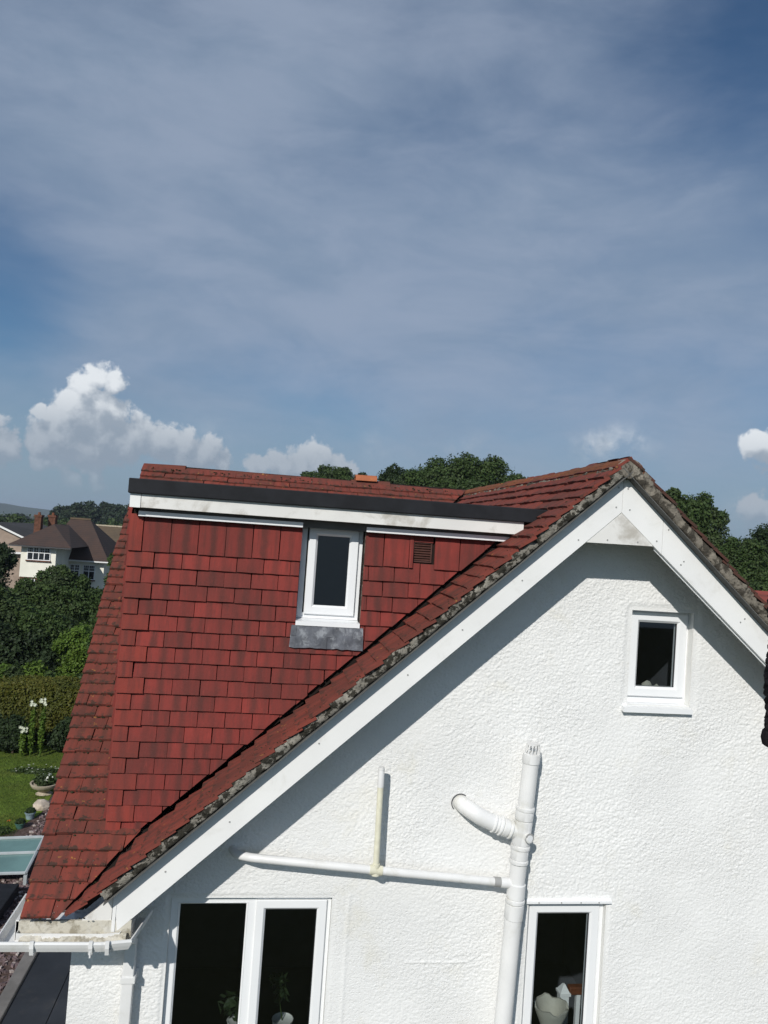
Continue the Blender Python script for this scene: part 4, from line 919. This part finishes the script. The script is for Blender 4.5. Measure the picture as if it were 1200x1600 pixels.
while x < 2.05:
    l = .45; dz = rr.uniform(-.012, .012); o = ridge_tile((x+.004, RY, .515+dz), (min(x+l, 2.15)-.004, RY, .515+dz+rr.uniform(-.01, .01)), .105+rr.uniform(-.004, .004), flat=.95); x += l
ridge_tile((.92, RY-.02, .60), (1.16, RY-.02, .603), .085, 'ridge_tile', 'tile_orange')['label'] = 'bright orange broken ridge tile'
y = YV+.01
while y < 8.6:
    l = .45; dz = rr.uniform(-.006, .006); ridge_tile((APX, y, .508+dz), (APX, min(y+l, 8.7)-.005, .508+dz+rr.uniform(-.008, .008)), .112, m='tile_rust', flat=.98); y += l
# mortar: beds of the ridges, verge beds
def rough_strip(name, m, pts, prof, seed, amp=.006, parent=H, step=.012, closed=False):
    """sweep a profile (list of (a,b) in the local frame) along a straight run and roughen it"""
    p0, p1, ea, eb = [Vector(q) for q in pts]; L = (p1-p0).length; n = int(L/step); k = len(prof); mb = MB(); g = np.random.default_rng(seed)
    S_ = np.linspace(0, L, n+1); prof = [(float(a), float(b)) for a, b in prof]
    N1 = [vnoise(S_+i*1.7+3, S_*0+i*2.1+3, .035, 1, seed) for i in range(k)]; N2 = [vnoise(S_+i*1.3+7, S_*0+i*1.1+5, .012, 1, seed+1) for i in range(k)]; N3 = vnoise(S_+5, S_*0+1, .16, 1, seed+2)
    d = (p1-p0)/L
    for j in range(n+1):
        for i, (a, b) in enumerate(prof):
            q = (N1[i][j]-.5)*2*amp+(N2[i][j]-.5)*amp; mb.v.append(tuple(p0+d*S_[j]+ea*(a+q+(N3[j]-.5)*amp*1.2)+eb*(b+q*.6)))
    for j in range(n):
        for i in range(k-1): mb.f.append((j*k+i, j*k+i+1, (j+1)*k+i+1, (j+1)*k+i))
    o = mb.build(name, m, parent)
    for p in o.data.polygons: p.use_smooth = True
    return o
mL = uW; fwd = Vector((0, -1, 0))
x0 = -.80; P0 = Vector((x0, 4.60, wz(x0)-.002)); P1 = Vector((APX-.01, 4.60, wz(APX-.01)-.002))
rough_strip('verge_mortar', 'mortar', (P0, P1, fwd, nW), [(-.06, .004), (.002, .004), (.010, -.010), (.006, -.028), (.008, -.045), (-.004, -.060), (-.06, -.064)], 5, .013)
P0 = Vector((APX+.01, 4.60, wz(APX+.01))); P1 = Vector((5.4, 4.60, wz(5.4)))
rough_strip('verge_mortar', 'mortar_clean', (P0, P1, fwd, nR), [(-.06, .020), (-.002, .022), (.012, .004), (.014, -.012), (.010, -.030), (.012, -.05), (-.002, -.064), (-.06, -.066)], 6, .012)
MB().prism([(APX-.085, APZ-.085), (APX, APZ-.125), (APX+.085, APZ-.085), (APX+.085, APZ-.03), (APX+.05, APZ+.0), (APX, APZ+.012), (APX-.05, APZ+.0), (APX-.085, APZ-.03)], 4.588, 4.66).build('apex_mortar', 'mortar_clean', H, bevel=.008)
for side in (-1,):
    rough_strip('ridge_mortar', 'mortar_clean', (Vector((-1.37, RY, .53)), Vector((2.1, RY, .53)), Vector((0, -1, 0)), Vector((0, 0, 1))), [(.06, .05), (.095, .028), (.108, .012), (.112, -.012), (.105, -.05)], 8, .012)
    rough_strip('ridge_mortar', 'mortar_clean', (Vector((APX, YV+.02, .525)), Vector((APX, 8.6, .525)), Vector((-1, 0, 0)), Vector((0, 0, 1))), [(.07, .045), (.10, .025), (.112, .010), (.116, -.010), (.108, -.05)], 9, .010)
# undercloak: thin board under the verge mortar
for (sgn, nn) in ((-1, nW), (1, nR)):
    xa = APX+sgn*.0; xb = -.82 if sgn < 0 else 5.4; a = Vector((xa, 0, wz(xa))); b = Vector((xb, 0, wz(xb))); o1 = nn*-.066; o2 = nn*-.071
    q = [a+o1+Vector((0, 4.586, 0)), b+o1+Vector((0, 4.586, 0)), b+o1+Vector((0, 5.04, 0)), a+o1+Vector((0, 5.04, 0))]; q2 = [p+(o2-o1) for p in q]
    MB().hexa(q2, q).build('undercloak', 'undercloak', H)
# ---- bargeboards
def zl(x): return .057+.899*(x-2.03)                        # lower edge, left board
def zr(x): return .068-.856*(x-2.500)                       # lower edge, right board
YF = 4.66; TB = .022; VT = .262
jx = 2.268
mb = MB(); xa = -.700
mb.prism([(xa, zl(xa)+.0), (jx-.001, zl(jx)), (jx-.001, zl(jx)+VT), (xa-.03, zl(xa-.03)+VT)], YF, YF+TB); bl = mb.build('bargeboard', 'board_paint', H, bevel=.002)
xj = 2.562
mb = MB(); mb.prism([(jx+.001, zr(jx)-.0), (xj-.0012, zr(xj)), (xj-.0012, zr(xj)+VT), (jx+.001, zl(jx)+VT)], YF, YF+TB); br1 = mb.build('bargeboard', 'board_paint', H, bevel=.002)
mb = MB(); mb.prism([(xj+.0012, zr(xj)), (5.35, zr(5.35)), (5.35, zr(5.35)+VT), (xj+.0012, zr(xj)+VT)], YF, YF+TB); br2 = mb.build('bargeboard', 'board_paint', H, bevel=.002)
mb = MB(); mb.prism([(2.036, .060), (2.500, .064), (2.48, .090), (jx, .268), (2.06, .086)], YF+.004, YF+TB+.004); collar = mb.build('apex_board', 'board_dirty', H, bevel=.0015)
sc_ = []
for (x_, dz_) in ((2.235, .19), (2.225, .07), (1.98, .06), (1.62, .10), (1.25, .10), (.92, .10), (.40, .13), (-.1, .10), (-.45, .12)): sc_.append((x_, zl(x_)+dz_, bl, YF))
for (x_, dz_) in ((2.30, .19), (2.32, .07), (2.52, .05)): sc_.append((x_, zr(x_)+dz_, br1, YF))
for (x_, dz_) in ((2.60, .20), (2.70, .06), (2.72, .10), (3.15, .09), (3.18, .14)): sc_.append((x_, zr(x_)+dz_, br2, YF))
for (x_, z_) in ((2.18, .085), (2.39, .085)): sc_.append((x_, z_, collar, YF+.004))
for (x_, z_, par, y_) in sc_: MB().prism(pol(x_, z_, .0055, 10), y_-.003, y_+.001).build('screw', 'screw', par)
# soffits under the gable overhang

# trim strip behind the right board, on the wall side
mb = MB(); mb.prism([(2.52, zr(2.52)-.012), (5.3, zr(5.3)-.012), (5.3, zr(5.3)+.01), (2.52, zr(2.52)+.01)], YF+TB+.003, YF+TB+.012); mb.build('soffit_trim', 'upvc', H)
# ---- foot of the bargeboard: boxed end
mb = MB(); mb.prism([(-.93, -2.405), (-.735, -2.405), (-.735, zl(-.735)+.235), (-.80, zl(-.80)+.235), (-.93, -2.36)], YF+.004, YF+.03); mb.build('eaves_box', 'board_dirty', H, bevel=.002)
mb = MB(); mb.box(-.732, -.712, YF-.003, YF+.0, -2.40, -2.16); mb.build('cover_strip', 'board_paint', H, bevel=.001)
MB().box(-1.26, -.62, YF+.001, YF+.02, -2.47, -2.335).build('eaves_fascia', 'gutter_dirt', H, bevel=.002)
MB().box(-1.26, -.62, YF+.021, 5.0, -2.47, -2.455).build('eaves_soffit', 'upvc', H)
MB().box(-1.262, -1.242, YF+.001, 5.3, -2.47, -2.33).build('eaves_fascia', 'board_dirty', H, bevel=.002)
MB().box(-.64, -.622, YF+.022, 4.995, -2.47, -2.38).build('eaves_fascia', 'board_dirty', H)
# white flashing lip under the eave tiles
# ---- gutter
def channel(path, name, m, par, w=.095, h=.062, t_=.004):
    pts = [Vector(p) for p in path]; prof = [(0, 0), (.004, -.012), (-.004, -h*.55), (-.018, -h), (-w+.01, -h), (-w, -h*.6), (-w, 0), (-w+t_, 0), (-w+t_, -h*.6), (-w+.012, -h+t_), (-.02, -h+t_), (-.010, -h*.55), (-.006, -.010), (-.008, 0)]
    mb = MB(); n = len(pts); k = len(prof)
    for i, p in enumerate(pts):
        d1 = (pts[i]-pts[i-1]).normalized() if i else (pts[1]-pts[0]).normalized(); d2 = (pts[i+1]-pts[i]).normalized() if i < n-1 else d1
        o1 = Vector((d1.y, -d1.x, 0)).normalized(); o2 = Vector((d2.y, -d2.x, 0)).normalized(); o = (o1+o2).normalized(); s_ = 1/max(.4, o.dot(o1))
        for (a, b) in prof: mb.v.append(tuple(p+o*a*s_+Vector((0, 0, b))))
    for i in range(n-1):
        for j in range(k): mb.f.append((i*k+j, i*k+(j+1) % k, (i+1)*k+(j+1) % k, (i+1)*k+j))
    mb.f += [tuple(range(k)), tuple(reversed(range((n-1)*k, n*k)))]
    return mb.build(name, m, par)
gp = [(-1.335, 5.10, -2.385), (-1.335, 4.53, -2.385), (-.76, 4.53, -2.392), (-.600, 4.565, -2.396), (-.535, 4.93, -2.40)]
gut = channel(gp, 'gutter', 'pipe_white', H)
for x_ in (-1.13, -.815, -.725):
    z_ = -2.387-.01*(x_+1.3)
    mb = MB(); mb.prismx([(4.521, z_+.006), (4.529, z_+.008), (4.545, z_+.004), (4.545, z_-.0), (4.531, z_-.002), (4.531, z_-.03), (4.54, z_-.066), (4.60, z_-.068), (4.60, z_-.074), (4.533, z_-.072), (4.520, z_-.03)], x_-.011, x_+.011); mb.build('gutter_bracket', 'pipe_white', gut)
MB().box(-.819, -.811, 4.524, 4.534, -2.475, -2.40).build('gutter_bracket', 'pipe_white', gut)
mb = MB(); mb.face([(-1.25, 4.62, -2.432), (-.70, 4.62, -2.438), (-.70, 4.545, -2.440), (-1.325, 4.545, -2.436)]); mb.build('gutter_silt', 'gutter_dirt', gut)
rough_strip('gutter_silt', 'gutter_dirt', (Vector((-1.22, 4.62, -2.41)), Vector((-.64, 4.62, -2.415)), Vector((0, -1, 0)), Vector((0, 0, 1))), [(-.03, .014), (.0, .008), (.018, -.006), (.035, -.014), (.05, -.024)], 12, .012, gut)
# downpipe, square section
mb = MB(); zt = -2.60
def dp(z): return -.648+.008*(z+2.6)
mb.hexa([(dp(-3.9)-.034, 4.905, -3.9), (dp(-3.9)+.034, 4.905, -3.9), (dp(-3.9)+.034, 4.972, -3.9), (dp(-3.9)-.034, 4.972, -3.9)], [(dp(zt)-.034, 4.905, zt), (dp(zt)+.034, 4.905, zt), (dp(zt)+.034, 4.972, zt), (dp(zt)-.034, 4.972, zt)])
dpo = mb.build('downpipe', 'pipe_white', H, bevel=.006)
MB().hexa([(-.685, 4.90, -2.602), (-.612, 4.90, -2.602), (-.612, 4.975, -2.602), (-.685, 4.975, -2.602)], [(-.67, 4.66, -2.463), (-.61, 4.66, -2.463), (-.61, 4.74, -2.463), (-.67, 4.74, -2.463)]).build('swan_neck', 'pipe_white', dpo, bevel=.004)
MB().box(-.692, -.604, 4.898, 4.985, -2.84, -2.80).build('clip', 'pipe_white', dpo, bevel=.003)
MB().box(-.700, -.596, 4.976, 4.99, -2.85, -2.79).build('clip', 'pipe_white', dpo, bevel=.003)

# ---- dormer roof edge, fascias, window, lead
MB().prism([(-.880, .168), (1.95, .168), (1.95, .262), (-.880, .262)], 4.90, 4.955).build('roof_kerb', 'felt', H, bevel=.006)
mb = MB(); mb.face([(-.88, 4.95, .255), (2.0, 4.95, .255), (2.0, 8.05, .255), (-.88, 8.05, .255)]); mb.build('flat_roof', 'felt', H)
MB().box(-.885, -.862, 4.956, 7.95, .168, .262).build('roof_kerb', 'felt', H, bevel=.004)
MB().box(-.800, 1.70, 4.925, 4.945, .082, .1675).build('fascia', 'board_dirty', H, bevel=.002)
MB().box(-.868, -.8025, 4.923, 4.945, .080, .1675).build('fascia', 'board_paint', H, bevel=.002)
MB().box(-.868, -.85, 4.946, 7.9, .084, .1675).build('fascia', 'board_paint', H)
MB().box(-.84, 1.75, 4.946, YB+.03, .088, .098).build('dormer_soffit', 'upvc', H)
for (a, b) in ((-.82, .222), (.642, 1.66)): MB().box(a, b, 4.985, 5.003, .028, .062).build('fascia', 'upvc', H, bevel=.003)
MB().box(-.82, 1.66, 5.004, YB+.004, .03, .087).build('fascia_backing', 'undercloak', H)
dom = bpy.data.objects
yF = YB+.058
mb = MB(); bar_frame(mb, DWX0+.004, DWX1-.002, -.572, .088, .036, yF+.01, yF+.06); wd = mb.build('window', 'upvc', H)
mb = MB(); splay_frame(mb, DWX0+.050, DWX1-.030, -.545, .045, .062, yF-.008, yF+.04, .014); mb.build('sash', 'upvc', wd)
mb = MB(); bar_frame(mb, DWX0+.098, DWX1-.088, -.487, -.013, .005, yF+.010, yF+.028); mb.build('seal', 'upvc_seal', wd)
pane(DWX0+.08, DWX1-.07, -.51, .01, yF+.018, wd)
MB().prismx([(yF+.03, -.572), (5.015, -.584), (5.015, -.612), (5.03, -.612), (yF+.03, -.60)], DWX0-.002, DWX1+.004).build('sill', 'upvc', wd)
MB().box(DWX1+.0035, DWX1+.0085, YB-.016, yF+.03, -.60, .03).build('bead', 'mortar_clean', wd)
mb = MB(); g = random.Random(4); n = 14
top = [(.196+(.668-.196)*i/n, 5.022+g.uniform(-.001, .001), -.612) for i in range(n+1)]; mid = [(.192+(.672-.192)*i/n, 5.012+g.uniform(-.003, .003), -.68+g.uniform(-.003, .003)) for i in range(n+1)]; bot = [(.188+(.674-.188)*i/n, 5.008+g.uniform(-.004, .004), -.756+g.uniform(-.004, .004)) for i in range(n+1)]
for A_, B_ in ((top, mid), (mid, bot)):
    for i in range(n): mb.face([A_[i], A_[i+1], B_[i+1], B_[i]])
ld = mb.build('lead_apron', 'lead', H); ld.modifiers.new('solid', 'SOLIDIFY').thickness = -.004
# air vent
mb = MB(); x0, x1, z0, z1 = VENT; bar_frame(mb, x0, x1, z0, z1, .008, YB-.006, YB+.03); av = mb.build('air_vent', 'vent_brown', H)
for i in range(7):
    z_ = z0+.012+i*.0165; MB().hexa([(x0+.008, YB-.004, z_), (x1-.008, YB-.004, z_), (x1-.008, YB+.02, z_+.016), (x0+.008, YB+.02, z_+.016)], [(x0+.008, YB-.004, z_+.004), (x1-.008, YB-.004, z_+.004), (x1-.008, YB+.02, z_+.020), (x0+.008, YB+.02, z_+.020)]).build('slat', 'vent_brown', av)
# ---- soil and waste pipes
PY = 4.868
def sx(z):                                                  # the stack leans a little
    zs = [-3.9, -3.13, -2.31, -2.08, -1.97, -1.74, -1.40, -1.2]; xs = [1.715, 1.752, 1.783, 1.790, 1.795, 1.812, 1.833, 1.846]; return float(np.interp(z, zs, xs))
mb = MB(); zs = [-3.9, -3.13, -2.7, -2.36]; mb.tube([(sx(z), PY, z) for z in zs], .057, 32); stack = mb.build('soil_pipe', 'pipe_white', H, smooth=True)
def ring(za, zb, r0_, r1_=None, name='collar'):
    r1_ = r1_ or r0_; return MB().tube([(sx(za), PY, za), (sx(za)+.0, PY, za+.003), (sx(zb), PY, zb-.003), (sx(zb), PY, zb)], [r0_-.004, r0_, r1_, r1_-.004], 32).build(name, 'pipe_white', stack, smooth=True)
MB().tube([(sx(z), PY, z) for z in (-2.36, -2.2, -1.36)], .0525, 32).build('pipe_length', 'pipe_white', stack, smooth=True)
ring(-2.44, -2.34, .0615); ring(-2.335, -2.31, .064); ring(-2.305, -2.21, .060); ring(-2.078, -2.055, .063); ring(-2.05, -1.985, .0575); ring(-1.985, -1.962, .064); ring(-1.955, -1.80, .059); ring(-1.795, -1.735, .060); ring(-1.735, -1.712, .063); ring(-1.425, -1.36, .0585)
# cage on top
for i in range(13):
    a = 2*math.pi*i/13; c0 = Vector((sx(-1.36), PY, -1.362)); r_ = Vector((math.cos(a), math.sin(a), 0)); MB().tube([c0+r_*.052, c0+r_*.047+Vector((.003, 0, .035)), c0+r_*.040+Vector((.005, 0, .065))], .0042, 6).build('cage_bar', 'pipe_white', stack)
MB().tube([(sx(-1.3)+.001, PY, -1.302), (sx(-1.3)+.001, PY, -1.296)], .044, 24).build('cage_cap', 'pipe_white', stack, smooth=True)
# boss socket facing the camera
bx_ = sx(-1.90)+.018; MB().tube([(bx_-.0, PY-.03, -1.895), (bx_+.012, PY-.072, -1.893)], [.030, .030], 24).build('boss', 'pipe_white', stack, smooth=True)
MB().tube([(bx_+.0122, PY-.0725, -1.893), (bx_+.0132, PY-.076, -1.893)], [.0215, .0215], 24).build('boss_plug', 'upvc', stack, smooth=True)
MB().tube([(bx_+.011, PY-.068, -1.893), (bx_+.0121, PY-.0722, -1.893)], [.0325, .0325], 24).build('boss_rim', 'grey_rubber', stack, smooth=True)
# branch and wall bend
ex = [(1.400, 5.03, -1.735), (1.425, 4.955, -1.745), (1.475, 4.905, -1.768), (1.54, 4.89, -1.80), (1.62, 4.886, -1.832), (1.66, 4.885, -1.845), (1.73, 4.885, -1.868), (1.80, 4.885, -1.885)]
def spline(P, n=5):
    P = [Vector(p) for p in P]; out = []
    for i in range(len(P)-1):
        a, b, c, d = P[max(i-1, 0)], P[i], P[i+1], P[min(i+2, len(P)-1)]
        for j in range(n):
            t_ = j/n; out.append(.5*((2*b)+(c-a)*t_+(2*a-5*b+4*c-d)*t_**2+(3*b-a-3*c+d)*t_**3))
    return out+[P[-1]]
MB().tube(spline(ex), .054, 28).build('wall_bend', 'pipe_white', stack, smooth=True)
dv = (Vector(ex[5])-Vector(ex[4])).normalized()
for (s_, l_, r_) in ((-.02, .014, .062), (.006, .012, .0585), (.030, .014, .064), (.05, .04, .060), (.102, .012, .063)):
    p = Vector(ex[4])+dv*s_; MB().tube([p, p+dv*.003, p+dv*(l_-.003), p+dv*l_], [r_-.004, r_, r_, r_-.004], 28).build('collar', 'pipe_white', stack, smooth=True)
MB().tube([(1.402+.058*math.cos(a), 4.992, -1.737+.058*math.sin(a)) for a in np.linspace(-.1+1.0, 3.9, 16)], .0035, 6).build('seal', 'upvc_seal', stack)
# waste pipe and vertical pipe
wp = [(-.085, 5.03, -2.050), (-.070, 4.985, -2.058), (-.04, 4.93, -2.063), (.05, 4.87, -2.057), (.837, 4.87, -2.131), (1.69, 4.87, -2.208)]
wpo = MB().tube(wp[:1]+spline(wp[1:4], 4)+wp[4:], .026, 20).build('waste_pipe', 'pipe_white', H, smooth=True)
p = Vector((1.630, 4.87, -2.2025)); d_ = Vector((1, 0, -.09)).normalized()
MB().tube([p, p+d_*.045], .031, 20).build('coupling', 'grey_rubber', wpo, smooth=True); MB().tube([p+d_*.045, p+d_*.055, Vector((1.76, 4.87, -2.214))], [.031, .033, .033], 20).build('coupling', 'pipe_white', wpo, smooth=True)
vp_ = MB().tube([(.840, 4.87, -2.130), (.833, 4.87, -1.575)], .0195, 18).build('vent_pipe', 'pipe_cream', H, smooth=True)
MB().tube([(.8335, 4.87, -1.602), (.8325, 4.87, -1.505), (.8323, 4.87, -1.493)], [.0215, .0215, .018], 18).build('pipe_cap', 'pipe_white', vp_, smooth=True)
MB().tube([(.8323, 4.87, -1.493), (.8320, 4.87, -1.475)], [.021, .020], 18).build('pipe_cap', 'pipe_white', vp_, smooth=True)
MB().tube([(.840, 4.87, -2.162), (.840, 4.87, -2.090)], [.028, .024], 18).build('tee', 'pipe_cream', vp_, smooth=True)
MB().tube([(.799, 4.87, -2.1275), (.882, 4.87, -2.135)], .030, 18).build('tee', 'pipe_cream', vp_, smooth=True)
# moss and debris lying on old tiles
mb = MB(); g = random.Random(12)
def blob(c, r, n):
    bm = bmesh.new(); bmesh.ops.create_icosphere(bm, subdivisions=1, radius=r); b = len(mb.v); mb.v += [tuple(Vector(c)+Vector((v.co.x*g.uniform(.8, 1.3), v.co.y*g.uniform(.8, 1.3), v.co.z*.55))) for v in bm.verts]; mb.f += [tuple(b+v.index for v in f.verts) for f in bm.faces]; bm.free()
for i in range(330):
    k_ = g.randrange(0, 34); s = k_*kA-.002; y = A0Y+s*ca; x = g.uniform(xleft(y), -.86); c = Vector((x, y, A0Z+s*sa))+nA*.022; blob(c, g.uniform(.003, .008)*(1.5 if g.random() < .12 else 1), 1)
for i in range(170):
    x = g.uniform(-.9, 2.2); y = YV+g.random()**2*.2; blob(Vector((x, y, wz(x)))+nW*.026, g.uniform(.002, .0055)*(1.7 if g.random() < .1 else 1), 1)
for i in range(120):
    x = g.uniform(-1.3, 2.0); blob((x, RY-.11-g.uniform(0, .04), .55+g.uniform(-.02, .03)), g.uniform(.006, .014), 1)
mb.build('moss_clumps', 'moss', H, kind='stuff')

# ------------------------------------------------------------------ things behind the panes
t = thing('stair_banister', 'white newel post with pyramid cap and wooden handrail behind the lower right window', 'banister', (2.52, 5.7, -4.6))
zt = -3.36; n0, n1 = 2.487, 2.563
MB().box(n0+.004, n1-.004, 5.664, 5.736, -4.58, zt-.075).build('newel_post', 'upvc', t, bevel=.003)
mb = MB(); mb.box(n0-.006, n1+.006, 5.655, 5.745, zt-.074, zt-.055); mb.hexa([(n0, 5.66, zt-.0545), (n1, 5.66, zt-.0545), (n1, 5.74, zt-.0545), (n0, 5.74, zt-.0545)], [(n0+.03, 5.69, zt), (n1-.03, 5.69, zt), (n1-.03, 5.71, zt), (n0+.03, 5.71, zt)]); mb.build('newel_cap', 'upvc', t)
MB().box(n1, 3.3, 5.672, 5.728, -3.435, -3.375).build('handrail', 'wood_rail', t, bevel=.008)
for i in range(6): MB().box(2.628+.11*i, 2.66+.11*i, 5.684, 5.716, -4.5, -3.436).build('spindle', 'upvc', t)
t = thing('stone_vase', 'flared cream vase with a ragged rim standing behind the lower right window', 'vase', (2.235, 5.22, -3.62))
prof = [(.045, -3.54), (.06, -3.50), (.05, -3.44), (.075, -3.36), (.115, -3.27), (.125, -3.235), (.11, -3.235), (.09, -3.28), (.05, -3.36)]
mb = MB(); lathe(mb, 2.235, 5.24, prof, 28); mb.v = [(v[0], v[1], v[2]+(.010*math.sin(5*math.atan2(v[1]-5.24, v[0]-2.235))+.006*math.sin(9*math.atan2(v[1]-5.24, v[0]-2.235)+1) if v[2] > -3.25 else 0)) for v in mb.v]; mb.build('vase_body', 'vase', t, smooth=True)
MB().box(1.94, 2.48, 5.262, 5.36, -3.60, -3.575).build('window_board', 'upvc', w2)
for (x_, z_, lab, r_) in ((-.02, -3.235, 'leafy pot plant behind the left pane of the wide window', .09), (.285, -3.09, 'small pot plant sprig behind the opening pane of the wide window', .05)):
    t = thing('pot_plant', lab, 'plant', (x_, 5.36, -3.56)); leaves('foliage', [(x_, 5.36, z_, r_*1.2, r_, r_*.6), (x_+.04, 5.36, z_-.1, r_*.8, r_*.6, r_)], 60, .035, 'leaf_dark', t, 44, aspect=2.6)
    lathe(MB(), x_+.06, 5.36, [(.05, -3.56), (.07, -3.36), (.075, -3.36), (.06, -3.37)], 14).build('pot', 'curtain', t, smooth=True); MB().tube([(x_+.06, 5.36, -3.38), (x_, 5.36, z_)], .004, 6).build('stem', 'leaf_mid', t)
MB().box(-.42, .58, 5.262, 5.50, -3.60, -3.565).build('window_board', 'upvc', w1)
rock('shell_ornament', 'small cream ornament on the sill behind the gable window', 'ornament', (2.80, 5.20, -.955), (.045, .035, .055), 'vase', 9)
rock('shell_ornament', 'smaller cream ornament right of the other behind the gable window', 'ornament', (2.88, 5.21, -.965), (.026, .026, .035), 'vase', 10)
# dark rope end hanging near the camera at the right
t = thing('hanging_rope', 'dark knobbly rope end hanging at the right frame edge before the gable', 'rope', (.366, .5, -.13))
KS = 1/3
mb = MB()
for s_ in range(3):
    pts = []; a0 = s_*2.094
    for i in range(110):
        z_ = -.121+i*.00110; a = a0+i*.42; rad = .0026; xx = .3665+.0012*math.sin(i*.13); pts.append((xx+rad*math.cos(a), .5+rad*math.sin(a), z_))
    mb.tube(pts, [.0032+.0006*math.sin(i*1.9+s_) for i in range(110)], 8)
mb.build('strands', 'rope', t, smooth=True)
lathe(MB(), .3655, .5, [(.002, -.1305), (.0045, -.129), (.0058, -.124), (.005, -.119)], 12).build('whipping', 'rope', t, smooth=True)

# ------------------------------------------------------------------ air
mb = MB(); mb.box(-1600, 1600, -80, 3100, GZ-2, 32)
m = bpy.data.materials.new('haze'); m.use_nodes = True; w = NT(m.node_tree); w.n.clear(); pv = w.new('ShaderNodeVolumePrincipled'); pv.inputs['Color'].default_value = (.78, .86, 1, 1); pv.inputs['Density'].default_value = .00024; pv.inputs['Anisotropy'].default_value = .2
o = w.new('ShaderNodeOutputMaterial'); w.l.new(pv.outputs[0], o.inputs['Volume']); MATS['haze'] = m
mb.build('haze', 'haze', None, kind='stuff')
